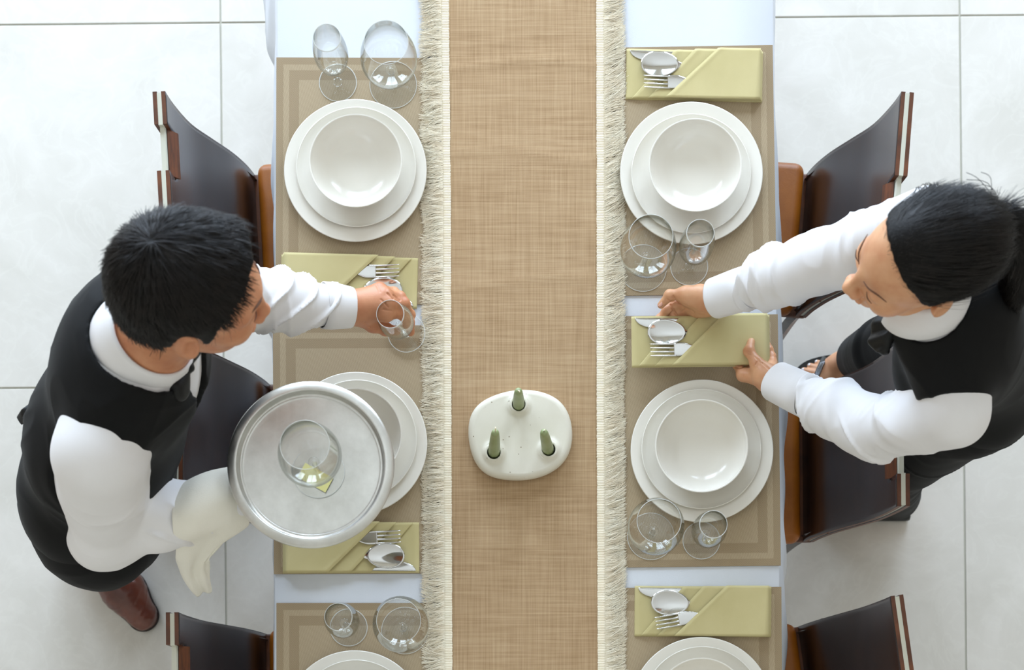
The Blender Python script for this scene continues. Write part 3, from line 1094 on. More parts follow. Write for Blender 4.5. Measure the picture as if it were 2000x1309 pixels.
# ------------------------------------------------------------------ tray
ZT = 1.075
tc = W(607, 908, ZT + 0.012)
tray = thing('serving_tray', 'round worn metal serving tray carried by the man over the table', 'tray', (tc[0], tc[1], ZT))
TR = 0.1360
MB().lathe(smooth_prof([(0.0001, 0.0010), (0.08, 0.0008), (0.110, 0.0012), (0.1125, 0.0022), (0.1150, 0.0020), (0.1175, 0.0040), (0.1200, 0.0150), (0.1218, 0.0172), (0.1260, 0.0170), (0.1330, 0.0146), (TR, 0.0120), (TR - 0.0008, 0.0098), (0.130, 0.0130), (0.1215, 0.0130), (0.1175, 0.0006), (0.11, -0.0006), (0.0001, -0.0008)], 4), 128).obj('dish', M['tray'], tray, weld=True)
glass('snifter', (622, 922), ZT + 0.0012, 'round balloon glass standing in the middle of the metal tray', (-0.001, 0.0082, 0.176), group=None)
pp = W(621, 935, ZT + 0.001)  # flat pale yellow patch on the tray by the glass foot
tag(MB().box((-0.026, -0.015, 0), (0.026, 0.012, 0.0008), R=Matrix.Rotation(-0.5, 3, 'Z')).obj('yellow_patch', M['patch'], None, (pp[0] - .003, pp[1] + .002, ZT + 0.0052), smooth=False), 'small pale yellow paper lying on the tray by the balloon glass', 'patch')

# ================================================================== SIGNED DISTANCE MODELLING
def unit(v):
    v = np.asarray(v, float)
    return v / np.linalg.norm(v)


class Field:
    def __init__(self, lo, hi, h):
        self.lo, self.h = np.array(lo, float), h
        self.n = np.ceil((np.array(hi, float) - self.lo) / h).astype(int) + 1
        self.d = np.full(self.n, 0.06, np.float32)

    def _box(self, lo, hi):
        a = np.clip(np.floor((np.array(lo) - self.lo) / self.h).astype(int), 0, self.n)
        b = np.clip(np.ceil((np.array(hi) - self.lo) / self.h).astype(int) + 1, 0, self.n)
        if (b <= a).any():
            return None, None
        ax = [(self.lo[i] + self.h * np.arange(a[i], b[i])).astype(np.float32) for i in range(3)]
        g = np.stack(np.meshgrid(*ax, indexing='ij'), -1)
        return (slice(a[0], b[0]), slice(a[1], b[1]), slice(a[2], b[2])), g

    def op(self, lo, hi, fn, k=0.01, mode='add', pad=0.03):
        m = pad + k
        s, P = self._box(np.array(lo) - m, np.array(hi) + m)
        if s is None:
            return self
        e = fn(P).astype(np.float32)
        d = self.d[s]
        if mode == 'add':
            hh = np.maximum(k - np.abs(d - e), 0) / k
            self.d[s] = np.minimum(d, e) - hh * hh * k * 0.25
        elif mode == 'sub':
            e = -e
            hh = np.maximum(k - np.abs(d - e), 0) / k
            self.d[s] = np.maximum(d, e) + hh * hh * k * 0.25
        elif mode == 'and':
            hh = np.maximum(k - np.abs(d - e), 0) / k
            self.d[s] = np.maximum(d, e) + hh * hh * k * 0.25
        return self

    def cone(self, a, b, r1, r2, k=0.01, mode='add'):
        a, b = np.array(a, float), np.array(b, float)
        r = max(r1, r2)

        def fn(P):
            ab = b - a
            t = np.clip(((P - a.astype(np.float32)) @ ab.astype(np.float32)) / (ab @ ab + 1e-12), 0, 1)
            q = P - a.astype(np.float32) - t[..., None] * ab.astype(np.float32)
            return np.sqrt((q * q).sum(-1)) - (r1 + (r2 - r1) * t)
        return self.op(np.minimum(a, b) - r, np.maximum(a, b) + r, fn, k, mode)

    def ell(self, c, r, R=None, k=0.01, mode='add'):
        c, r = np.array(c, float), np.array(r, float)
        R = np.eye(3) if R is None else np.asarray(R, float)
        ext = np.sqrt(((R * r[None]) ** 2).sum(1))

        def fn(P):
            q = (P - c.astype(np.float32)) @ R.astype(np.float32)
            k0 = np.sqrt(((q / r.astype(np.float32)) ** 2).sum(-1))
            k1 = np.sqrt(((q / (r * r).astype(np.float32)) ** 2).sum(-1))
            return k0 * (k0 - 1) / np.maximum(k1, 1e-6)
        return self.op(c - ext, c + ext, fn, k, mode)

    def cut(self, fn, k=0.004):
        return self.op(self.lo, self.lo + self.n * self.h, fn, k, 'and', 0)

    def mesh(self):
        d = self.d.copy()
        for ax in range(3):      # close at the box border
            sl = [slice(None)] * 3
            for e in (0, -1):
                sl[ax] = e
                d[tuple(sl)] = np.maximum(d[tuple(sl)], 0.001)
        s = d < 0
        c = np.zeros([x - 1 for x in s.shape], np.int8)
        for i in (0, 1):
            for j in (0, 1):
                for k in (0, 1):
                    c += s[i:s.shape[0] - 1 + i, j:s.shape[1] - 1 + j, k:s.shape[2] - 1 + k]
        act = (c > 0) & (c < 8)
        I = np.argwhere(act)
        idx = np.full(act.shape, -1, np.int64)
        idx[act] = np.arange(len(I))
        acc = np.zeros((len(I), 3))
        cnt = np.zeros(len(I))
        cor = {}
        for o in [(i, j, k) for i in (0, 1) for j in (0, 1) for k in (0, 1)]:
            cor[o] = d[I[:, 0] + o[0], I[:, 1] + o[1], I[:, 2] + o[2]].astype(float)
        for o in cor:
            for ax in range(3):
                if o[ax] == 0:
                    p = list(o)
                    p[ax] = 1
                    d0, d1 = cor[o], cor[tuple(p)]
                    m = (d0 < 0) != (d1 < 0)
                    t = np.where(m, d0 / np.where(m, d0 - d1, 1), 0)
                    q = np.zeros((len(I), 3))
                    q[:] = o
                    q[:, ax] = t
                    acc += q * m[:, None]
                    cnt += m
        V = self.lo + self.h * (I + acc / cnt[:, None])
        F = []
        for ax in range(3):
            u, v = (ax + 1) % 3, (ax + 2) % 3
            s0 = [slice(None)] * 3
            s1 = [slice(None)] * 3
            s0[ax], s1[ax] = slice(0, -1), slice(1, None)
            a, b = s[tuple(s0)], s[tuple(s1)]
            e = np.argwhere(a != b)
            fl = a[e[:, 0], e[:, 1], e[:, 2]]
            ok = (e[:, u] > 0) & (e[:, v] > 0) & (e[:, u] < act.shape[u]) & (e[:, v] < act.shape[v])
            e, fl = e[ok], fl[ok]
            q = []
            for du, dv in ((-1, -1), (0, -1), (0, 0), (-1, 0)):
                g = e.copy()
                g[:, u] += du
                g[:, v] += dv
                q.append(idx[g[:, 0], g[:, 1], g[:, 2]])
            q = np.stack(q, -1)
            q[~fl] = q[~fl][:, ::-1]
            F.append(q)
        return V, np.concatenate(F)


def vnormals(V, F):
    n = np.cross(V[F[:, 2]] - V[F[:, 0]], V[F[:, 3]] - V[F[:, 1]])
    N = np.zeros_like(V)
    for k in range(4):
        for c in range(3):
            N[:, c] += np.bincount(F[:, k], n[:, c], len(V))
    return N / (np.linalg.norm(N, axis=1, keepdims=True) + 1e-12)


def relax(V, F, it=2, w=0.5):
    for _ in range(it):
        A = np.zeros_like(V)
        C = np.zeros(len(V))
        for k in range(4):
            a, b = F[:, k], F[:, (k + 1) % 4]
            for c in range(3):
                A[:, c] += np.bincount(a, V[b, c], len(V)) + np.bincount(b, V[a, c], len(V))
            C += np.bincount(a, minlength=len(V)) + np.bincount(b, minlength=len(V))
        V = V * (1 - w) + w * A / np.maximum(C, 1)[:, None]
    return V


def join(parts):
    V, F, n = [], [], 0
    for v, f in parts:
        V.append(v)
        F.append(f + n)
        n += len(v)
    return np.concatenate(V), np.concatenate(F)


def ridge(n, p=1.6):
    return np.maximum(1 - np.abs(2 * n - 1) * 2.2, 0) ** p


def wrinkle(V, F, segs, amp, fa=26, fp=8, seed=0, fade=()):
    """folds that run around each limb segment: (a, b, radius, strength)"""
    N = vnormals(V, F)
    W_ = np.full(len(V), 1e-12)
    D = np.zeros(len(V))
    for si, (a, b, r, st) in enumerate(segs):
        a, b = np.array(a, float), np.array(b, float)
        L = np.linalg.norm(b - a)
        d = (b - a) / L
        t = (V - a) @ d
        tc = np.clip(t, 0, L)
        q = V - a - tc[:, None] * d
        dist = np.linalg.norm(q, axis=1) - r
        up = unit(np.cross(d, (0.3, 0.2, 1)))
        w = unit(np.cross(d, up))
        qa, qb = q @ up, q @ w
        warp = (vnoise(np.stack([t * 8 + seed, qa * 8 + 5, qb * 8 + si], -1)) - 0.5) * 2.2
        tilt = fa * (qa * 0.75 * math.sin(seed + si * 2.1) + qb * 0.75 * math.cos(seed * 1.7 + si))
        n = vnoise(np.stack([t * fa + warp + tilt, qa * fp + 20 + seed, qb * fp + 40 + si * 7], -1))
        n2 = vnoise(np.stack([t * fa * 1.9 + warp * 1.5 - tilt, qa * fp * 1.6 + 3, qb * fp * 1.6 + 60 + seed], -1))
        v = (ridge(n, 2.2) * 1.0 - 0.25 + (ridge(n2, 2) - 0.25) * 0.3) * st
        if si in fade:
            v = v * np.clip(t / L * 2.2 - .25, 0, 1)
        wgt = np.exp(-np.clip(dist, -.05, .3) / 0.007)
        D += wgt * v
        W_ += wgt
    D /= W_
    return V + N * (amp * D)[:, None]


def put(name, V, F, m, parent=None, org=(0, 0, 0), smooth=True):
    return add_obj(name, mesh_of(name, np.asarray(V) - np.asarray(org), F, m, smooth), parent)


def rotm(f, l):
    """columns forward, left, up"""
    f = unit(f)
    l = np.asarray(l, float)
    l = unit(l - f * (l @ f))
    return np.stack([f, l, np.cross(f, l)], 1)


def head_R(yaw, pitch, roll):
    y, p, r = (math.radians(v) for v in (yaw, pitch, roll))
    f = np.array([math.cos(y) * math.cos(p), math.sin(y) * math.cos(p), -math.sin(p)])
    l = np.array([-math.sin(y), math.cos(y), 0])
    u = np.cross(f, l)
    return np.stack([f, math.cos(r) * l + math.sin(r) * u, math.cos(r) * u - math.sin(r) * l], 1)


def head_mesh(C, R, neck, rn, female, chest):
    L = lambda *p: C + R @ np.array(p)
    lo = np.minimum(C, neck) - 0.15
    hi = np.maximum(C, neck) + 0.15
    S = Field(lo, hi, 0.0022)
    w = 0.94 if female else 1.0
    S.ell(L(-.012, 0, .028), (.098, .077 * w, .093), R)
    S.ell(L(.035, 0, -.012), (.057, .061 * w, .082), R, 0.02)
    S.ell(L(.034, 0, -.066), (.050, .050 * w, .047), R, 0.02)
    S.ell(L(.070, 0, -.100), (.018, .019, .015), R, 0.018)
    for s in (1, -1):
        S.ell(L(.058, s * .039 * w, -.026), (.026, .023, .024), R, 0.02)
        if not female:
            S.cone(L(.083, s * .012, .022), L(.066, s * .05, .018), .010, .009, .016)
        S.ell(L(.094, s * .031, .001), (.012, .017, .010), R, 0.012, 'sub')
        S.ell(L(.0735, s * .031, .0), (.0135, .0145, .0125), R, 0.004)
        S.cone(L(.086, s * .042, -.001), L(.0885, s * .021, -.002), .0012, .0012, .003, 'sub')
        S.ell(L(.098, s * .0125, -.040), (.010, .0075, .007), R, 0.007)
        S.ell(L(-.012, s * (.083 if not female else .080) * w, -.010), ((.020, .0095, .032) if not female else (.017, .0075, .028)), R @ np.array([[math.cos(.35), -s * math.sin(.35), 0], [s * math.sin(.35), math.cos(.35), 0], [0, 0, 1]]), 0.005)
        S.ell(L(-.005, s * .0935 * w, -.004), (.0105, .0085, .018), R, 0.005, 'sub')
        S.ell(L(.001, s * .080 * w, -.010), (.005, .006, .007), R, 0.004)
    S.cone(L(.088, 0, .014), L(.104, 0, -.028), .0052, .0072, .014)
    S.ell(L(.1065, 0, -.034), (.0098, .0088, .0082), R, 0.008)
    S.ell(L(.092, 0, -.066), (.008, .021, .0055), R, 0.007)
    S.ell(L(.090, 0, -.0765), (.008, .017, .006), R, 0.006)
    S.cone(L(.1, -.02, -.0715), L(.1, .02, -.0715), .001, .001, .004, 'sub')
    S.cone(L(-.022, 0, -.055), neck, rn * 0.98, rn, 0.02)
    S.cone(neck, chest, rn * 1.05, rn * 1.2, 0.03)
    V, F = S.mesh()
    return relax(V, F, 1, 0.4), F


def creases(V, F, lines, width=0.0016, depth=0.0017):
    """press skin folds into the upper side along short lines given on the hand"""
    N = vnormals(V, F)
    D = np.zeros(len(V))
    for ln, st in lines:
        P = [np.array(p) for p in smooth_prof([np.array(q, float) for q in ln], 4)]
        s = FPX / (CAM_Z - V[:, 2])
        q = np.stack([NX + V[:, 0] * s, NY - V[:, 1] * s], 1)
        best = np.full(len(V), 99.0)
        for a, b in zip(P[:-1], P[1:]):
            ab = b - a
            t = np.clip(((q - a) @ ab) / (ab @ ab + 1e-9), 0, 1)
            best = np.minimum(best, np.linalg.norm(q - a - t[:, None] * ab, axis=1))
        best = best / s
        D = np.maximum(D, st * np.exp(-(best / width) ** 2) - st * 0.25 * np.exp(-((best - 2.2 * width) / width) ** 2))
    return V - N * (depth * D * np.clip(N[:, 2] * 2, 0, 1))[:, None]


def hand_mesh(prims, h=0.0016):
    """prims: (a, b, r1, r2, k)"""
    P = np.array([p[i] for p in prims for i in (0, 1)])
    S = Field(P.min(0) - 0.045, P.max(0) + 0.045, h)
    for a, b, r1, r2, k in prims:
        S.cone(a, b, r1, r2, k)
    V, F = S.mesh()
    V = relax(V, F, 1, 0.3)
    return V, F


def finger(js, r0, r1, k=0.0045):
    out = []
    n = len(js) - 1
    for i in range(n):
        a, b = r0 + (r1 - r0) * i / n, r0 + (r1 - r0) * (i + 1) / n
        out.append((js[i], js[i + 1], a, b * (0.97 if i < n - 1 else 0.9), k if i else 0.008))
        if 0 < i:
            out.append((js[i], js[i] + 1e-5, a * 1.07, a * 1.07, 0.004))
    return out


def cuff(name, a, b, ra, rb, flat, m, parent, org, th=0.0022, up=(0, 0, 1)):
    """open sleeve end running from a to its opening at b"""
    a, b = np.array(a, float), np.array(b, float)
    d = unit(b - a)
    s = unit(np.cross(d, up))
    w = np.cross(s, d)
    rings = [(0.0, ra - .002), (0.01, ra), (0.3, ra), (0.65, (ra + rb) / 2), (0.97, rb), (1.0, rb - 0.0008), (0.995, rb - th), (0.6, (ra + rb) / 2 - th), (0.1, ra - th)]
    n = 48
    V, F = [], []
    for t, r in rings:
        for j in range(n):
            th_ = 2 * PI * j / n
            rr = r * (1 + 0.025 * math.sin(3 * th_ + 1) * t)
            V.append(a + (b - a) * t + s * rr * math.cos(th_) + w * rr * flat * math.sin(th_) - np.asarray(org))
    for i in range(len(rings) - 1):
        for j in range(n):
            j2 = (j + 1) % n
            F.append((i * n + j, i * n + j2, (i + 1) * n + j2, (i + 1) * n + j))
    return MB().add(V, F).obj(name, m, parent)


def nail(c, d, nrm, lw, m, parent, org, name='fingernail'):
    """small curved plate: centre, finger direction, outward normal, (length, width)"""
    d, nrm = unit(d), unit(nrm)
    s = unit(np.cross(nrm, d))
    nrm = np.cross(d, s)
    V, F = [], []
    a, b = 7, 9
    for layer, off in ((0, 0.0004), (1, -0.0012)):
        for i in range(a):
            for j in range(b):
                u, v = i / (a - 1) * 2 - 1, j / (b - 1) * 2 - 1
                wv = math.sqrt(max(1 - abs(u) ** 3.2, 0.0)) * 0.98 + 0.02
                V.append(np.asarray(c) + d * u * lw[0] / 2 + s * v * wv * lw[1] / 2 + nrm * (off - 0.0022 * (v * wv) ** 2) - np.asarray(org))
    n = a * b
    for i in range(a - 1):
        for j in range(b - 1):
            q = (i * b + j, i * b + j + 1, (i + 1) * b + j + 1, (i + 1) * b + j)
            F += [q, tuple(x + n for x in q[::-1])]
    rim = [i * b for i in range(a)] + [(a - 1) * b + j for j in range(1, b)] + [i * b + b - 1 for i in range(a - 2, -1, -1)] + [j for j in range(b - 2, 0, -1)]
    for i in range(len(rim)):
        p, q = rim[i], rim[(i + 1) % len(rim)]
        F.append((p, q, q + n, p + n))
    return MB().add(V, F).obj(name, m, parent)


def strands(name, roots, normals, dirf, length, K, width, m, parent, org, lift=0.003, seed=1, jitter=0.15, droop=0.0):
    rng = np.random.RandomState(seed)
    n = len(roots)
    P = np.zeros((n, K, 3))
    P[:, 0] = roots
    Nn = normals.copy()
    cl = vnoise(roots * 140) - 0.5
    Ls = length * rng.uniform(0.6, 1.15, n)
    p = roots.copy()
    jit = rng.normal(0, jitter, (n, 3)) + cl[:, None] * np.array([0.5, -0.4, 0.3])
    for k in range(1, K):
        d = dirf(p, Nn) + jit
        d = d - (d * Nn).sum(1, keepdims=True) * Nn * 0.9
        d /= np.linalg.norm(d, axis=1, keepdims=True) + 1e-9
        u = k / (K - 1)
        p = p + d * (Ls / (K - 1))[:, None] + Nn * (lift * (0.9 - 1.3 * u) / (K - 1) * 2)[..., None] if np.ndim(lift) else p + d * (Ls / (K - 1))[:, None] + Nn * (lift * (0.9 - 1.3 * u) * 2 / (K - 1))
        p[:, 2] -= droop * u * Ls / (K - 1)
        P[:, k] = p
    T = np.gradient(P, axis=1)
    side = np.cross(T, np.repeat(Nn[:, None], K, 1))
    side /= np.linalg.norm(side, axis=2, keepdims=True) + 1e-9
    wd = width * rng.uniform(0.6, 1.3, n)[:, None, None] * np.linspace(1, 0.25, K)[None, :, None]
    Vv = np.stack([P - side * wd, P + np.repeat(Nn[:, None], K, 1) * wd * 0.6, P + side * wd], 2) - np.asarray(org)
    idx = np.arange(n * K * 3).reshape(n, K, 3)
    q = [np.stack([idx[:, :-1, c], idx[:, 1:, c], idx[:, 1:, c + 1], idx[:, :-1, c + 1]], -1).reshape(-1, 4) for c in (0, 1)]
    o = add_obj(name, mesh_of(name, Vv.reshape(-1, 3), np.concatenate(q), m), parent)
    o['kind'] = 'stuff'
    return o


def hair_cap(C, R, female, loose=0.0):
    if female:
        gx = [-.13, -.05, -.03, -.015, 0.0, .012, .022, .032, .045, .055, .063, .1]
        gy = [-.075, -.07, -.045, -.010, .004, .012, .030, .050, .072, .090, .115, .13]
        gx = [v + loose if i > 3 else v for i, v in enumerate(gx)]
    else:
        gx = [-.13, -.055, -.036, -.022, -.002, .003, .008, .021, .028, .045, .058, .068, .1]
        gy = [-.08, -.075, -.045, .010, .016, -.004, -.012, -.006, .030, .060, .078, .098, .12]
    S = Field(C - 0.15, C + 0.15, 0.0026)
    L = lambda *p: C + R @ np.array(p)
    w = 0.94 if female else 1.0
    t = (0.006 if not loose else 0.0015) if female else 0.0135
    S.ell(L(-.013, 0, .029), (.098 + t, .077 * w + t * 0.8, .093 + t), R)
    S.ell(L(-.045, 0, -.02), (.062 + t * 0.4, .062 * w + t * 0.4, .062), R, 0.02)
    S.ell(L(.02, 0, .0), (.045, .0655 * w + t * 0.35, .08), R, 0.02)
    if not female:
        S.ell(L(.045, .01, .082), (.036, .055, .026), R, 0.02)
    Cc, Rf = C.astype(np.float32), R.astype(np.float32)

    def g(P):
        q = (P - Cc) @ Rf
        n = vnoise(q * (220 if not female else 160)) - 0.5
        return np.interp(q[..., 0], gx, gy) + n * 0.010 - q[..., 2]
    S.cut(g, 0.003)
    for s in (1, -1):
        S.ell(L(-.008, s * .085 * w, -.012), (.020, .020, .030), R, 0.003, 'sub')
    V, F = S.mesh()
    q = (V - C) @ R
    N = vnormals(V, F)
    if not female:
        V = V + N * ((vnoise(q * np.array([60, 170, 60])) - 0.5) * 0.004)[:, None]
    return V, F


def sample(V, F, n, rng, keep=None):
    c = V[F].mean(1)
    nr = np.cross(V[F[:, 2]] - V[F[:, 0]], V[F[:, 3]] - V[F[:, 1]])
    a = np.linalg.norm(nr, axis=1)
    nr = nr / (a[:, None] + 1e-12)
    w = a.copy()
    if keep is not None:
        w *= keep(c, nr)
    i = rng.choice(len(F), n, p=w / w.sum())
    j = rng.rand(n, 1)
    k = rng.rand(n, 1)
    q = V[F[i]]
    p = (q[:, 0] * (1 - j) + q[:, 1] * j) * (1 - k) + (q[:, 3] * (1 - j) + q[:, 2] * j) * k
    return p, nr[i]


def arc_strip(name, pts, r, m, parent, org, flat=0.5):
    pts = [np.asarray(p) - np.asarray(org) for p in smooth_prof(pts, 3)]
    n = len(pts)
    rad = [(r * (0.35 + 0.65 * math.sin(PI * min(max(i / (n - 1), 0.05), 0.97))), r * flat) for i in range(n)]
    return MB().tube(pts, rad, 8).obj(name, m, parent)


# ================================================================== THE MAN
BM_ = np.array([-0.86, 0.62, 0.0])          # base between his feet
fwd = unit((0.952, -0.307, 0))
lat = np.array([0.307, 0.952, 0])
mC = np.array([-0.456, 0.717, 1.425])
mR = head_R(1, 17, -17)
neck = np.array([-0.550, 0.684, 1.285])
chest = np.array([-0.605, 0.672, 1.165])
belly = np.array([-0.665, 0.590, 1.055])
pelvis = np.array([-0.708, 0.532, 0.950])
shR, shL = np.array([-0.636, 0.520, 1.235]), np.array([-0.530, 0.820, 1.215])
elR, wrR = W(212, 1032, 1.00), W(462, 972, 1.030)
elL, wrL = W(452, 580, 0.985), W(694, 602, 0.893)
up1 = unit(chest - pelvis)
TR1 = rotm(np.cross(lat, up1), lat)      # trunk frame (forward, left, up)


def trunk(S, inf=0.0, legs=True, lower=True):
    S.ell(chest + TR1[:, 2] * 0.015, (.112 + inf, .158 + inf, .150 + inf), TR1)
    S.ell(belly, (.110 + inf, .142 + inf, .14 + inf), TR1, 0.04)
    if lower:
        S.ell(pelvis, (.122 + inf, .150 + inf, .12 + inf), TR1, 0.04)
    for s in (shR, shL):
        S.cone(neck - np.array([0, 0, .03]), s + (neck - s) * 0.12, .052 + inf, .050 + inf, 0.035)


hipR, hipL = np.array([-.735, .450, .90]), np.array([-.690, .615, .90])
knR, knL = np.array([-.845, .530, .50]), np.array([-.735, .700, .49])
toe = W(297, 1226, 0.02)
sdir = unit((toe - W(200, 1105, 0.02)) * np.array([1, 1, 0]))
heel = toe - sdir * 0.292
anR = np.array([heel[0], heel[1], 0.09]) + sdir * 0.05
anL = np.array([-.80, .72, .09])

parts = [head_mesh(mC, mR, neck, 0.057, False, chest + np.array([0.01, 0, 0.06]))]
S = Field((-1.08, .28, 0.0), (-.40, .96, 1.26), 0.009)
trunk(S, -0.012)
for h_, k_, a_ in ((hipR, knR, anR), (hipL, knL, anL)):
    S.cone(h_, k_, .078, .052, .04)
    S.cone(k_, a_, .050, .036, .02)
parts.append(S.mesh())
for sh, el, wr in ((shR, elR, wrR), (shL, elL, wrL)):
    P = np.array([sh, el, wr])
    S = Field(P.min(0) - .08, P.max(0) + .08, 0.006)
    S.cone(sh, el, .047, .038, .02)
    S.cone(el, wr, .038, .028, .02)
    parts.append(S.mesh())
# left hand, closing on the glass stem
w0 = W(680, 600, .896)
mcp = [W(741, 566, .888), W(751, 577, .896), W(757, 594, .900), W(754, 614, .894)]
prims = [(wrL, w0, .0275, .0270, .01)]
for q_, r_ in zip(mcp, (.0125, .0135, .014, .0135)):
    prims.append((w0 + (q_ - w0) * 0.05, q_, .0215, r_, .012))
prims += finger([mcp[0], W(769, 572, .862), W(777, 590, .838), W(776, 604, .828)], .0098, .0078)
prims += finger([mcp[1], W(781, 581, .868), W(791, 600, .842), W(787, 616, .830)], .0105, .0082)
prims += finger([mcp[2], W(789, 594, .868), W(800, 615, .845), W(794, 634, .832)], .0108, .0084)
prims += finger([mcp[3], W(782, 611, .866), W(799, 630, .848), W(802, 649, .838)], .0106, .0080)
prims += [(W(700, 612, .885), W(728, 634, .868), .019, .0135, .014)] + finger([W(728, 634, .868), W(753, 643, .850), W(774, 647, .838)], .0125, .0092)
Vh, Fh = hand_mesh(prims, 0.0013)
Vh = creases(Vh, Fh, [([(757, 573), (768, 584)], 1.4), ([(769, 577), (781, 587)], 1.4), ([(744, 585), (758, 600)], .8), ([(748, 604), (764, 607)], .8), ([(712, 630), (722, 640)], .7), ([(735, 556), (742, 570)], .6)])
parts.append((Vh, Fh))
# right hand, flat under the tray
zt = ZT - 0.016
w1 = W(480, 962, 1.038)
palm = [W(541, 952, zt - .004), W(545, 934, zt - .003), W(543, 914, zt - .003), W(534, 896, zt - .004)]
prims = [(wrR, w1, .0275, .026, .01)]
for q_ in palm:
    prims.append((w1 + (q_ - w1) * 0.05, q_, .020, .0125, .012))
tp_ = [(600, 975), (618, 945), (616, 908), (596, 872)]
for q_, (a_, b_) in zip(palm, tp_):
    e_ = W(a_, b_, zt + .005)
    prims += finger([q_, q_ * .6 + e_ * .4 + np.array([0, 0, -.002]), q_ * .3 + e_ * .7, e_], .0100, .0078)
prims += [(w1, W(505, 905, zt - .004), .018, .013, .012)] + finger([W(505, 905, zt - .004), W(528, 876, zt - .001), W(548, 856, zt + .003)], .012, .009)
parts.append(hand_mesh(prims, 0.0022))
V, F = join(parts)
man = put('person', V, F, M['skin_man'], None, BM_)
man.location = BM_
tag(man, 'man in black vest and white shirt holding a metal tray and a small glass', 'person')

# shirt
PP = np.array([shR, shL, elR, elL, wrR, wrL, chest, belly])
S = Field(PP.min(0) - .10, PP.max(0) + .10, 0.0034)
trunk(S, 0.0, lower=False)
cL0 = wrL + (elL - wrL) * 0.24
cR0 = wrR + (elR - wrR) * 0.15
for sh, el, c0, rr in ((shR, elR, cR0, (.073, .063, .056, .040)), (shL, elL, cL0, (.062, .056, .050, .037))):
    S.cone(sh, el, rr[0], rr[1], .03)
    mid = el + (c0 - el) * 0.5
    S.cone(el, mid, rr[1] * 0.98, rr[2], .02)
    S.cone(mid, c0, rr[2], rr[3], .02)
S.ell(elR + np.array([-.01, -.012, 0]), (.062, .058, .06), None, .02)
V, F = S.mesh()
V = relax(V, F, 1, .5)
V = wrinkle(V, F, [(shR, elR, .06, 1.5), (elR, cR0, .05, 1.2), (shL, elL, .055, .8), (elL, cL0, .045, 1.25), (belly, chest, .16, .15)], 0.0080, 15, 5, 2, (0, 2))
shirt = put('shirt', V, F, M['shirt'], man, BM_)
cuff('cuff', wrL + (elL - wrL) * 0.27, wrL + (w0 - wrL) * 0.55 + np.array([0, 0, .0]), .0400, .0350, .92, M['shirt'], shirt, BM_)
cuff('cuff', wrR + (elR - wrR) * 0.2, wrR + (w1 - wrR) * 0.5, .037, .034, .9, M['shirt'], shirt, BM_)
# stand collar around the neck
nd = unit(mC + mR @ np.array([-.022, 0, -.055]) - neck)


def collar(nk, nd, fw, r0, r1, hgt, parent, org, gap=0.10, lean=0.006):
    s = unit(np.cross(nd, fw))
    f = np.cross(s, nd)
    n = 72
    rows = [(0.0, r0), (hgt * .5, r0 - .004), (hgt, r1), (hgt + .0015, r1 + .0028), (hgt * .85, r1 + .0062), (hgt * .35, r0 + .0080), (-.004, r0 + .0125), (-.006, r0 + .0100), (hgt * .3, r0 + .0055)]
    V, F = [], []
    for z, r in rows:
        for j in range(n):
            th = gap + (2 * PI - 2 * gap) * j / (n - 1)
            dip = -0.010 * (0.5 + 0.5 * math.cos(th)) ** 2
            V.append(nk + f * r * math.cos(th) * 1.04 + s * r * math.sin(th) + nd * (z + dip + lean * -math.cos(th)) - org)
    for i in range(len(rows) - 1):
        for j in range(n - 1):
            F.append((i * n + j, i * n + j + 1, (i + 1) * n + j + 1, (i + 1) * n + j))
    o = MB().add(V, F).obj('collar', M['shirt'], parent)
    return o


collar(neck - nd * 0.012, nd, mR[:, 0], .071, .0625, .047, shirt, BM_)

# vest
S = Field(PP.min(0) - .11, (PP.max(0) + .10), 0.0036)
S2lo = np.array([-.90, .33, .90])
S = Field(S2lo, (-.40, .96, 1.34), 0.0036)
trunk(S, 0.009)
S.ell(belly + TR1[:, 0] * -0.012, (.118, .150, .13), TR1, .03)
for s, sg in ((shR, -1), (shL, 1)):
    S.ell(s + lat * sg * 0.068 + np.array([0, 0, -.010]), (.098, .110, .125), TR1, 0.010, 'sub')
S.ell(neck + np.array([.004, -.004, 0.012]), (.088, .078, .075), None, 0.005, 'sub')
S.cone(neck + fwd * .06 - np.array([0, 0, .03]), W(350, 786, 1.15) + fwd * 0.03, .042, .010, .004, 'sub')
S.cut(lambda P: (0.935 - P[..., 2]) + (P[..., 0] + .71) * 0.0, .004)
V, F = S.mesh()
V = relax(V, F, 1, .4)
V = wrinkle(V, F, [(pelvis, chest, .15, 1.0)], 0.0035, 13, 6, 5)
vest = put('vest', V, F, M['black'], man, BM_)
# back adjuster strap and buckle
b0, b1 = W(62, 800, 1.10), W(38, 822, 1.085)
MB().tube([b0 - BM_, (b0 + b1) / 2 - BM_ + np.array([0, 0, .006]), b1 - BM_], [(.010, .0022), (.0095, .002), (.008, .002)], 12).obj('back_strap', M['satin'], vest)
MB().tube([b0 + (b1 - b0) * .55 + np.array([.0, .012, .004]) - BM_, b0 + (b1 - b0) * .55 + np.array([.0, -.012, .004]) - BM_], .0022, 10).obj('buckle', M['buckle'], vest)

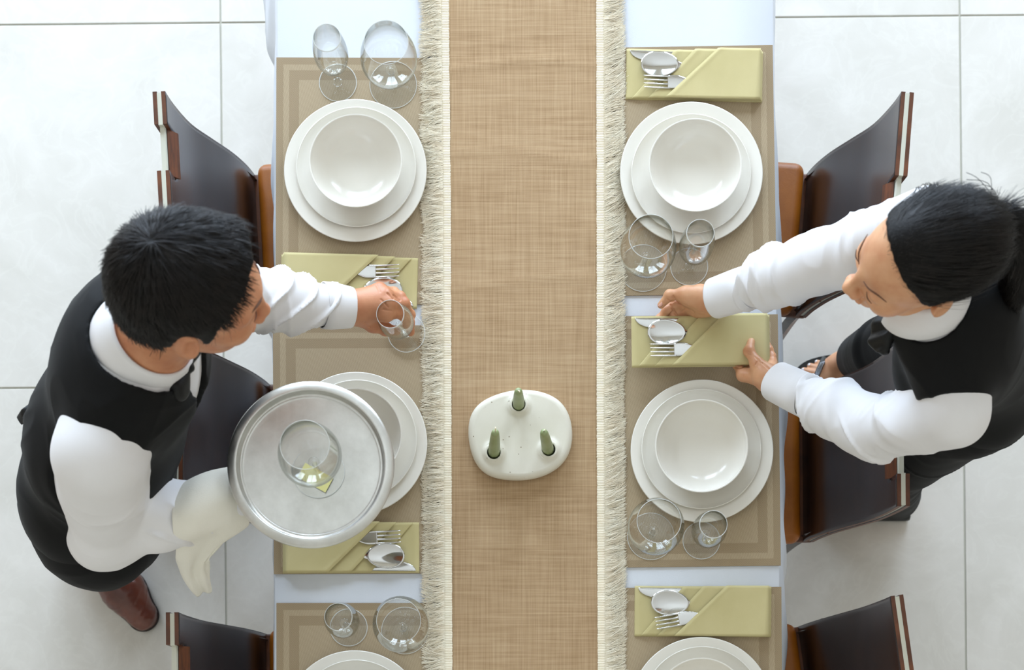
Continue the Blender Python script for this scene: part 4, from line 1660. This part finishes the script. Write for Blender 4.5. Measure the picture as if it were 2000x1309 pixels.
# trousers
S = Field((-1.10, .28, .04), (-.53, .88, 1.03), 0.0052)
S.ell(pelvis + np.array([0, 0, -.01]), (.122, .150, .115), TR1)
for h_, k_, a_, in ((hipR, knR, anR), (hipL, knL, anL)):
    S.cone(h_, k_, .088, .066, .04)
    S.cone(k_, a_ - np.array([0, 0, .02]), .066, .056, .02)
S.cone(pelvis + np.array([-.0, -.09, -.03]), pelvis + np.array([.02, -.07, -.06]), .085, .08, .04)
S.cut(lambda P: .045 - P[..., 2], .003)
V, F = S.mesh()
V = relax(V, F, 3, .5)
V = wrinkle(V, F, [(hipR, knR, .08, 1), (knR, anR, .06, 1), (hipL, knL, .08, 1), (knL, anL, .06, 1)], 0.0022, 12, 6, 8)
put('trousers', V, F, M['black'], man, BM_)


def shoe(heel, d, parent, org):
    s = np.array([-d[1], d[0], 0])
    L = lambda x, y, z: np.array([heel[0], heel[1], 0]) + d * x + s * y + np.array([0, 0, z])
    def prim(S, inf):
        S.cone(L(.040, 0, .042), L(.09, .0, .046), .034 + inf, .037 + inf, .02)
        S.cone(L(.09, 0, .044), L(.19, .003, .030), .040 + inf, .046 + inf, .02)
        S.cone(L(.19, .003, .026), L(.256, .0, .016), .046 + inf, .034 + inf, .02)
    pts = np.array([L(0, -.06, 0), L(.30, -.06, 0), L(0, .06, 0), L(.30, .06, 0)])
    lo = np.array([*(pts.min(0)[:2] - .02), -.003])
    hi = np.array([*(pts.max(0)[:2] + .02), .13])
    S = Field(lo, hi, .0028)
    prim(S, 0)
    S.cone(L(.065, 0, .05), L(.075, 0, .12), .040, .042, .02)
    S.cone(L(.08, 0, .132), L(.06, 0, .10), .036, .034, .004, 'sub')
    S.cut(lambda P: .010 - P[..., 2], .004)
    S.op(L(.0, -.06, 0), L(.28, .06, .1), lambda P: (P[..., 2] - (.085 - .16 * ((P - L(.12, 0, 0)) @ d))) * 0.8, .02, 'and', .02) if False else None
    V, F = S.mesh()
    V = wrinkle(V, F, [(L(.13, 0, .02), L(.2, 0, .02), .045, 1)], .0014, 60, 12, 4)
    sh = put('shoe', V, F, M['leather'], parent, org)
    S = Field(lo, hi * np.array([1, 1, 0]) + np.array([0, 0, .03]), .0028)
    prim(S, .0035)
    S.cut(lambda P: P[..., 2] - .0135, .002)
    S.cut(lambda P: .0005 - P[..., 2], .001)
    V, F = S.mesh()
    put('sole', V, F, M['sole'], sh, org)
    for k in range(3):
        x = .105 + .017 * k
        MB().tube([L(x, y, .083 - .10 * (x - .1) - 7.5 * y * y) - org for y in np.linspace(-.022, .022, 7)], .0016, 8).obj('lace', M['sole'], sh)
    return sh


shoe(heel, sdir, man, BM_)
shoe(np.array([-.86, .72, 0]), np.array([1, 0, 0.0]), man, BM_)

# bow tie
bc = W(364, 716, 1.262)
bf = unit(fwd + np.array([0, 0, .25]))
BR_ = rotm(bf, lat)
S = Field(bc - .07, bc + .07, .002)
for s in (1, -1):
    S.cone(bc + lat * s * .006, bc + lat * s * .034, .008, .021, .004)
S.op(bc - .07, bc + .07, lambda P: np.abs((P - bc.astype(np.float32)) @ bf.astype(np.float32)) - .0130, .008, 'and', 0)
S.ell(bc + bf * .003, (.010, .0085, .012), BR_, .003)
V, F = S.mesh()
put('bow_tie', V, F, M['satin'], man, BM_)

# face details and hair
Lm = lambda *p: mC + mR @ np.array(p)
for s in (1, -1):
    arc_strip('eyebrow', [Lm(.0935, s * .012, .021), Lm(.0905, s * .026, .027), Lm(.080, s * .041, .028), Lm(.069, s * .053, .021)], .0030, M['brow'], man, BM_, .35)
    arc_strip('eyelash', [Lm(.0885, s * .020, -.001), Lm(.0895, s * .031, -.0025), Lm(.0855, s * .043, -.001)], .0009, M['brow'], man, BM_, .8)
arc_strip('lips', [Lm(.090, -.019, -.0715), Lm(.0965, -.006, -.0695), Lm(.0965, .006, -.0695), Lm(.090, .019, -.0715)], .0034, M['lip'], man, BM_, .9)
V, F = hair_cap(mC, mR, False)
hair = put('hair', V, F, M['hair'], man, BM_)
crown = Lm(-.068, -.006, .120)
rng = np.random.RandomState(4)
def keepm(c, n):
    q = (c - mC) @ mR
    k = (q[:, 2] > -.07) * ((n @ mR)[:, 2] > -.5)
    k = k * (q[:, 0] < .056) * ~((np.abs(q[:, 1]) > .055) * (q[:, 2] < .045) * (q[:, 0] > -.045))
    return k * 1.0


P, N = sample(V, F, 9000, rng, keepm)


def dirm(p, n):
    v = p - crown
    v = v / (np.linalg.norm(v, axis=1, keepdims=True) + 1e-6)
    return v + mR[:, 0] * 0.12 + np.array([0.0, -.1, -.25])


strands('hair_strands', P, N, dirm, .028, 6, .00075, M['strand'], hair, BM_, .0030, 3, .12)

# ------------------------------------------------------------------ towel over the forearm
ctl = [
    [(338, 958, .985), (338, 955, 1.03), (338, 975, 1.062), (338, 1012, 1.070), (340, 1045, 1.045), (343, 1068, 1.00), (345, 1092, .95), (356, 1125, .90), (372, 1148, .86), (384, 1162, .835)],
    [(372, 942, .985), (372, 940, 1.04), (372, 962, 1.070), (372, 1002, 1.078), (374, 1040, 1.055), (375, 1062, 1.00), (368, 1095, .95), (372, 1125, .90), (384, 1146, .86), (392, 1156, .835)],
    [(408, 928, .985), (408, 926, 1.035), (408, 950, 1.066), (408, 990, 1.074), (411, 1028, 1.05), (410, 1050, 1.00), (392, 1082, .955), (384, 1112, .91), (394, 1138, .87), (402, 1154, .84)],
    [(444, 918, .985), (444, 916, 1.035), (444, 938, 1.060), (444, 975, 1.068), (448, 1015, 1.045), (446, 1040, 1.00), (422, 1062, .965), (398, 1096, .925), (404, 1134, .87), (411, 1155, .84)],
    [(478, 905, .985), (478, 903, 1.03), (478, 924, 1.052), (480, 960, 1.056), (482, 1000, 1.03), (480, 1024, .995), (446, 1045, .98), (402, 1090, .94), (408, 1128, .88), (414, 1152, .845)],
]
G0 = np.array([[W(*p) for p in row] for row in ctl])
G1 = np.array([smooth_prof(r, 8) for r in G0])
G2 = np.array([smooth_prof(G1[:, j], 12) for j in range(G1.shape[1])]).transpose(1, 0, 2)
du, dv = np.gradient(G2, axis=0), np.gradient(G2, axis=1)
Nn = np.cross(du, dv)
Nn /= np.linalg.norm(Nn, axis=2, keepdims=True) + 1e-9
a_, b_ = G2.shape[:2]
ui, vi = np.meshgrid(np.linspace(0, 1, a_), np.linspace(0, 1, b_), indexing='ij')
fold = 0.0045 * np.clip((vi - .52) / .25, 0, 1) * np.sin(ui * 11 + vi * 4) + 0.0022 * np.sin(ui * 7 + vi * 9) + (vnoise(G2 * 22) - .5) * .006
G2 = G2 + Nn * (fold * (1 - 0.5 * np.clip((vi - .85) / .15, 0, 1)))[..., None]
me = grid_solid(G2 - W(400, 1000, 1.05), 0.0028, 'service_towel', M['towel'])
me.polygons.foreach_set('use_smooth', [True] * len(me.polygons))
tag(add_obj('service_towel', me, None, tuple(W(400, 1000, 1.05))), 'white service towel draped over the right forearm of the man', 'towel')

# ================================================================== THE WOMAN
BW = np.array([0.80, 0.80, 0.0])
fwd = unit((-0.98, -0.19, 0))
lat = np.array([0.19, -0.98, 0])
wC = np.array([0.600, 0.782, 1.365])
wR = head_R(195, 6, 3)
neck = np.array([0.634, 0.760, 1.255])
chest = np.array([0.718, 0.755, 1.135])
belly = np.array([0.775, 0.748, 1.035])
pelvis = np.array([0.800, 0.745, 0.930])
shR, shL = W(1812, 432, 1.19), W(1868, 812, 1.185)
elR, wrR = W(1603, 512, .985), W(1398, 583, .840)
elL, wrL = W(1712, 838, .985), W(1520, 748, .842)
up1 = unit(chest - pelvis)
TR1 = rotm(np.cross(lat, up1), lat)


def trunkw(S, inf=0.0, lower=True):
    S.ell(chest + TR1[:, 2] * 0.01, (.096 + inf, .138 + inf, .135 + inf), TR1)
    S.ell(belly, (.088 + inf, .118 + inf, .13 + inf), TR1, 0.04)
    if lower:
        S.ell(pelvis, (.105 + inf, .150 + inf, .12 + inf), TR1, 0.04)
    for s in (1, -1):
        S.ell(chest + lat * s * .062 + TR1[:, 0] * .070 - TR1[:, 2] * .015, (.045 + inf, .055 + inf, .055 + inf), TR1, .03)
    for s in (shR, shL):
        S.cone(neck - np.array([0, 0, .03]), s + (neck - s) * 0.12, .046 + inf, .044 + inf, 0.035)


hipR, hipL = np.array([.765, .820, .88]), np.array([.790, .665, .88])
knR, knL = np.array([.737, .880, .49]), np.array([.76, .640, .48])
anR, anL = W(1696, 690, .10), np.array([.85, .655, .10])
parts = [head_mesh(wC, wR, neck, 0.047, True, chest + np.array([-.01, 0, 0.06]))]
S = Field((.55, .45, 0.03), (.98, 1.10, 1.26), 0.009)
trunkw(S, -.012)
for h_, k_, a_ in ((hipR, knR, anR), (hipL, knL, anL)):
    S.cone(h_, k_, .070, .046, .04)
    S.cone(k_, a_, .044, .030, .02)
parts.append(S.mesh())
for sh, el, wr in ((shR, elR, wrR), (shL, elL, wrL)):
    P = np.array([sh, el, wr])
    S = Field(P.min(0) - .07, P.max(0) + .07, 0.006)
    S.cone(sh, el, .040, .032, .02)
    S.cone(el, wr, .032, .0235, .02)
    parts.append(S.mesh())
zN = 0.786      # underside of the lifted napkin
# right hand: palm up, fingers under the napkin, thumb along the top edge
w2 = W(1386, 588, .826)
mc = [W(1326, 590, .790), W(1334, 603, .780), W(1346, 612, .776), W(1360, 618, .777)]
prims = [(wrR, w2, .0235, .0225, .01), (w2, W(1380, 602, .812), .018, .015, .012)]
for q_, r_ in zip(mc, (.0105, .0105, .0100, .0095)):
    prims.append((w2 + (q_ - w2) * .05 + np.array([0, 0, -.004]), q_, .0165, r_, .010))
prims += finger([mc[0], W(1303, 606, .783), W(1288, 624, .7745), W(1279, 642, .7715)], .0092, .0070)
prims += finger([mc[1], W(1316, 622, .776), W(1305, 640, .7715), W(1302, 658, .7705)], .0092, .0072)
prims += finger([mc[2], W(1334, 632, .772), W(1328, 650, .7705), W(1327, 664, .7705)], .0088, .0070)
prims += finger([mc[3], W(1354, 635, .773), W(1351, 650, .7710), W(1351, 662, .7705)], .0080, .0064)
prims += [(w2, W(1340, 576, .822), .0195, .0140, .012), (W(1366, 575, .825), W(1345, 580, .822), .017, .0145, .012)] + finger([W(1340, 573, .822), W(1308, 577, .812), W(1291, 596, .802)], .0112, .0072)
Vh, Fh = hand_mesh(prims, 0.0013)
Vh = creases(Vh, Fh, [([(1315, 579), (1320, 587), (1328, 593.5), (1339, 596.5), (1347, 601), (1354, 609), (1358, 619)], 1.3), ([(1303, 585), (1310, 590), (1316, 588)], 1.0), ([(1353, 602), (1365, 609), (1381, 613)], .8), ([(1309, 595), (1315, 606), (1325, 619)], 1.6), ([(1302, 622), (1312, 611), (1316, 605)], 1.6), ([(1333, 608), (1341, 603), (1349, 606)], .8)])
parts.append((Vh, Fh))
# left hand: thumb on top of the napkin, fingers below
w3 = W(1502, 740, .826)
mc2 = [W(1451, 733, .794), W(1466, 724, .782), W(1487, 716, .777), W(1507, 710, .779)]
prims = [(wrL, w3, .0235, .0225, .01)]
for q_, r_ in zip(mc2, (.0110, .0110, .0105, .0098)):
    prims.append((w3 + (q_ - w3) * .05 + np.array([0, 0, -.003]), q_, .0175, r_, .011))
prims += finger([mc2[0], W(1441, 712, .781), W(1441, 692, .7720), W(1444, 676, .7705)], .0095, .0072)
prims += finger([mc2[1], W(1461, 700, .7735), W(1460, 682, .7710), W(1461, 666, .7705)], .0092, .0072)
prims += finger([mc2[2], W(1484, 695, .7725), W(1483, 680, .7705), W(1483, 666, .7705)], .0088, .0070)
prims += finger([mc2[3], W(1507, 697, .7745), W(1502, 684, .7710), W(1500, 674, .7705)], .0080, .0064)
th0, th1, th2, th3 = W(1494, 733, .828), W(1479, 712, .826), W(1463, 686, .8160), W(1467, 668, .8090)
prims += [(w3, th0, .0190, .0170, .012), (th0, th1, .0165, .0118, .012)] + finger([th1, th2, th3], .0108, .0078)
Vh, Fh = hand_mesh(prims, 0.0013)
Vh = creases(Vh, Fh, [([(1475, 698), (1480, 704), (1476, 712)], .8), ([(1481, 701), (1484, 708)], .8), ([(1489, 709), (1500, 719), (1507, 726)], 1.2), ([(1434, 717), (1446, 718.5), (1456, 714)], 1.2), ([(1457, 686), (1466, 689)], .6), ([(1456, 690), (1466, 693)], .5)])
parts.append((Vh, Fh))
# right foot with five toes on the sandal
S = Field(W(1540, 790, .03) * np.array([1, 1, 0]) + np.array([0, 0, .02]), W(1740, 640, .03) * np.array([1, 1, 0]) + np.array([0, 0, .15]), .0022)
S.cone(anR, W(1640, 714, .058), .033, .029, .02)
S.cone(anR, anR + np.array([.04, .015, -.05]), .032, .026, .02)
toesb = [(1596, 757), (1598, 744), (1603, 733), (1609, 723), (1617, 714)]
toest = [(1557, 755), (1562, 737), (1570, 724), (1582, 715), (1596, 708)]
for k_, (b_, t_) in enumerate(zip(toesb, toest)):
    r_ = .0125 if k_ == 0 else .0085 - .0006 * k_
    B_, T_ = W(*b_, .046), W(*t_, .036)
    S.cone(W(1650, 712 + 6 * (2 - k_), .050), B_, .020, .0125, .012)
    S.cone(B_, (B_ + T_) / 2 + np.array([0, 0, .003]), .0118 if k_ else .014, r_, .006)
    S.cone((B_ + T_) / 2 + np.array([0, 0, .003]), T_, r_ * 1.05, r_, .003)
V, F = S.mesh()
parts.append((relax(V, F, 1, .3), F))
S = Field((.66, .59, .02), (.93, .72, .16), .004)
S.cone(np.array([.87, .655, .09]), np.array([.78, .652, .055]), .034, .028, .02)
S.cone(np.array([.78, .652, .05]), np.array([.70, .65, .04]), .027, .018, .02)
parts.append(S.mesh())
V, F = join(parts)
woman = put('person', V, F, M['skin_woman'], None, BW)
woman.location = BW
tag(woman, 'woman in black vest and white shirt holding a folded green napkin', 'person')

PP = np.array([shR, shL, elR, elL, wrR, wrL, chest, belly])
S = Field(PP.min(0) - .09, PP.max(0) + .09, 0.0034)
trunkw(S, 0.0, lower=False)
cL0 = wrL + (elL - wrL) * 0.27
cR0 = wrR + (elR - wrR) * 0.27
for sh, el, c0, rr in ((shR, elR, cR0, (.053, .052, .050, .034)), (shL, elL, cL0, (.051, .054, .050, .034))):
    S.cone(sh, el, rr[0], rr[1], .03)
    mid = el + (c0 - el) * 0.55
    S.cone(el, mid, rr[1] * 0.97, rr[2], .02)
    S.cone(mid, c0, rr[2], rr[3], .02)
V, F = S.mesh()
V = relax(V, F, 1, .5)
V = wrinkle(V, F, [(shR, elR, .055, 1.1), (elR, cR0, .045, 1.1), (shL, elL, .055, .9), (elL, cL0, .045, 1.1), (belly, chest, .13, .15)], 0.0075, 17, 6, 6, (0, 2))
shirt = put('shirt', V, F, M['shirt'], woman, BW)
cuff('cuff', wrL + (elL - wrL) * .32, wrL + (w3 - wrL) * 0.35, .0378, .0358, .95, M['shirt'], shirt, BW)
cuff('cuff', wrR + (elR - wrR) * .32, wrR + (w2 - wrR) * 0.30, .0378, .0358, .95, M['shirt'], shirt, BW)
nd = unit(wC + wR @ np.array([-.022, 0, -.055]) - neck)
collar(neck - nd * 0.008, nd, wR[:, 0], .056, .0505, .046, shirt, BW)

S = Field((.57, .50, .86), (.95, 1.02, 1.31), 0.0036)
trunkw(S, 0.008)
for s, sg in ((shR, -1), (shL, 1)):
    S.ell(s + lat * sg * 0.063 + fwd * .014 + np.array([0, 0, -.010]), (.100, .102, .125), TR1, 0.010, 'sub')
S.ell(neck + np.array([-.004, -.004, 0.016]), (.062, .068, .060), None, 0.005, 'sub')
S.cone(neck + fwd * .05 - np.array([0, 0, .03]), chest + fwd * 0.11 + np.array([0, 0, .02]), .030, .008, .004, 'sub')
S.cut(lambda P: 0.885 - P[..., 2], .004)
V, F = S.mesh()
V = relax(V, F, 1, .4)
V = wrinkle(V, F, [(pelvis, chest, .13, 1.0)], 0.0028, 13, 6, 9)
put('vest', V, F, M['black'], woman, BW)

S = Field((.56, .45, .05), (1.0, 1.12, 1.02), 0.0052)
S.ell(pelvis, (.107, .152, .115), TR1)
for h_, k_, a_, in ((hipR, knR, anR), (hipL, knL, anL)):
    S.cone(h_, k_, .080, .058, .04)
    S.cone(k_, a_ - np.array([0, 0, .0]), .058, .050, .02)
S.cone(knR, W(1676, 700, .085), .056, .050, .02)
S.cut(lambda P: .085 - P[..., 2], .003)
V, F = S.mesh()
V = relax(V, F, 3, .5)
V = wrinkle(V, F, [(hipR, knR, .08, 1), (knR, anR, .05, 1), (hipL, knL, .08, 1), (knL, anL, .05, 1)], 0.0022, 12, 6, 8)
put('trousers', V, F, M['black'], woman, BW)

# bow with hanging tails
bc = W(1750, 630, 1.235)
S = Field(bc - .09, bc + .09, .0022)
for tip, ra, rb in (((1716, 662), .009, .021), ((1772, 664), .007, .014), ((1722, 636), .008, .017)):
    S.cone(bc, W(*tip, 1.205), ra, rb, .003)
S.cone(bc, W(1728, 682, 1.20), .006, .010, .003)
S.cone(bc, W(1766, 684, 1.20), .006, .008, .003)
bfw = unit(fwd + np.array([0, 0, .55])).astype(np.float32)
S.op(bc - .09, bc + .09, lambda P: np.abs((P - bc.astype(np.float32)) @ bfw + .3 * (P[..., 2] * 0)) - .011 - .0035 * np.sin(P[..., 1] * 260), .006, 'and', 0)
S.ell(bc + fwd * .004, (.011, .010, .013), None, .004)
V, F = S.mesh()
put('bow_tie', V, F, M['satin'], woman, BW)

Lw = lambda *p: wC + wR @ np.array(p)
for s in (1, -1):
    arc_strip('eyebrow', [Lw(.0925, s * .013, .020), Lw(.0895, s * .027, .026), Lw(.079, s * .041, .027), Lw(.069, s * .052, .020)], .0014, M['brow'], woman, BW, .35)
    arc_strip('eyelash', [Lw(.0885, s * .023, -.001), Lw(.0900, s * .032, -.0020), Lw(.0865, s * .042, -.001)], .0010, M['brow'], woman, BW, .8)
arc_strip('lips', [Lw(.090, -.017, -.0715), Lw(.0962, -.006, -.0695), Lw(.0962, .006, -.0695), Lw(.090, .017, -.0715)], .0036, M['lip'], woman, BW, .9)
V, F = hair_cap(wC, wR, True)
hair = put('hair', V, F, M['hair'], woman, BW)
knot = W(1936, 450, 1.39)
rng = np.random.RandomState(8)
P, N = sample(V, F, 8000, rng)


def dirw(p, n):
    v = knot - p
    return v / (np.linalg.norm(v, axis=1, keepdims=True) + 1e-6)


strands('hair_strands', P, N, dirw, .075, 6, .0007, M['strand'], hair, BW, .0016, 5, .05)
V2, F2 = hair_cap(wC, wR, True, 0.010)
P, N = sample(V2, F2, 1700, rng, lambda c, n: (((c - wC) @ wR)[:, 0] > -.005) * 1.0)
strands('baby_hairs', P, N, dirw, .030, 5, .00020, M['strand'], hair, BW, .0022, 9, .12)
# ponytail looping away from its band
tail = smooth_prof([knot, W(1962, 436, 1.385), W(1984, 470, 1.35), W(1990, 525, 1.30), W(1978, 572, 1.25), W(1965, 590, 1.225)], 5)
S = Field(np.min(tail, 0) - .06, np.max(tail, 0) + .06, .003)
rt = np.interp(np.linspace(0, 1, len(tail)), [0, .12, .4, .75, 1], [.012, .022, .027, .022, .008])
for i in range(len(tail) - 1):
    S.cone(tail[i], tail[i + 1], rt[i], rt[i + 1], .006)
V, F = S.mesh()
pony = put('ponytail', V, F, M['hair'], hair, BW)
tt = np.array(tail)
P, N = sample(V, F, 3500, rng)


def dirp(p, n):
    d2 = ((p[:, None] - tt[None]) ** 2).sum(-1)
    i = np.minimum(d2.argmin(1), len(tt) - 2)
    v = tt[i + 1] - tt[i]
    return v / np.linalg.norm(v, axis=1, keepdims=True)


strands('ponytail_strands', P, N, dirp, .05, 6, .0007, M['strand'], hair, BW, .004, 6, .16)
MB().tube([knot + 0.0125 * (wR[:, 1] * math.cos(a) + wR[:, 2] * math.sin(a)) - BW for a in np.linspace(0, 2 * PI, 25)], .0035, 8, cap=False).obj('hair_band', M['satin'], hair)
# loose wisps
V, F = [], []
mbw = MB()
for k in range(46):
    base = Lw(-.085 + random.uniform(-.01, .012), -.055 + random.uniform(-.03, .03), .05 + random.uniform(-.02, .03)) if k > 26 else Lw(-.01 + random.uniform(-.02, .02), -.066, .05 + random.uniform(-.01, .02))
    out = W(1826 + (random.uniform(-5, 9) if k % 3 else random.uniform(-32, -8)), 368 + random.uniform(-4, 14), 1.36) if k <= 26 else W(1905 + random.uniform(-20, 60), 400 + random.uniform(-14, 16), 1.39)
    mid = (base + out) / 2 + np.array([random.uniform(-.008, .008), .012, random.uniform(.0, .012)])
    mbw.tube([p - BW for p in smooth_prof([base, mid, out], 4)], .0005, 4)
o = mbw.obj('loose_wisps', M['strand'], hair)
o['kind'] = 'stuff'

# nails
nail(W(1466.5, 670, .8165), th3 - th2, (0, 0, 1), (.0125, .0095), M['nail'], woman, BW)
nail(W(1289, 594, .8085), W(1291, 596, .802) - W(1308, 577, .812), (-.55, .35, .8), (.0105, .008), M['nail'], woman, BW)
for k_, (b_, t_) in enumerate(zip(toesb, toest)):
    B_, T_ = W(*b_, .046), W(*t_, .036)
    r_ = .0125 if k_ == 0 else .0085 - .0006 * k_
    nail(T_ + np.array([0, 0, r_ * .97]) + unit(T_ - B_) * .0015, T_ - B_, (-.2, 0, 1), (.0105 if k_ else .014, .0085 if k_ else .012), M['polish'], woman, BW, 'toenail')
# sandal
fo = [(1546, 760), (1548, 735), (1558, 718), (1575, 706), (1600, 698), (1640, 690), (1690, 672), (1730, 662), (1742, 676), (1735, 700), (1690, 722), (1640, 745), (1600, 768), (1565, 776)]
ring = [W(x, y, .022)[:2] for x, y in fo]
rp = smooth_prof([np.array(r) for r in ring + ring[:1]], 4)[:-1]
mb = MB()
n_ = len(rp)
mb.add([(p[0] - BW[0], p[1] - BW[1], .001) for p in rp] + [(p[0] - BW[0], p[1] - BW[1], .0265) for p in rp], [tuple(range(n_))[::-1], tuple(range(n_, 2 * n_))] + [(i, (i + 1) % n_, n_ + (i + 1) % n_, n_ + i) for i in range(n_)])
sandal = mb.obj('sandal', M['sandal'], woman, smooth=False)
sp_ = [W(1611, 699, .040), W(1606, 708, .062), W(1599, 724, .067), W(1592, 742, .066), W(1587, 758, .060), W(1583, 768, .040)]
MB().tube([p - BW for p in smooth_prof(sp_, 5)], [(.0065, .0026)] * 26, 10).obj('strap', M['sandal'], sandal)
cb = MB()
for i, p in enumerate(smooth_prof(sp_[1:5], 9)):
    for w_ in (-.0045, -.0015, .0015, .0045):
        c_ = p + np.array([w_ * .95, w_ * .3, .0032]) - BW
        cb.tube([c_, c_ + np.array([0, 0, .0012])], [.0013, .0006], 6)
o = cb.obj('strap_crystals', M['crystal'], sandal, smooth=False)
o['kind'] = 'stuff'
shoe_l = np.array([.90, .655, 0])
MB().box((.68 - BW[0], .615 - BW[1], .001), (.90 - BW[0], .69 - BW[1], .0265), bev=.01).obj('sandal', M['sandal'], woman)
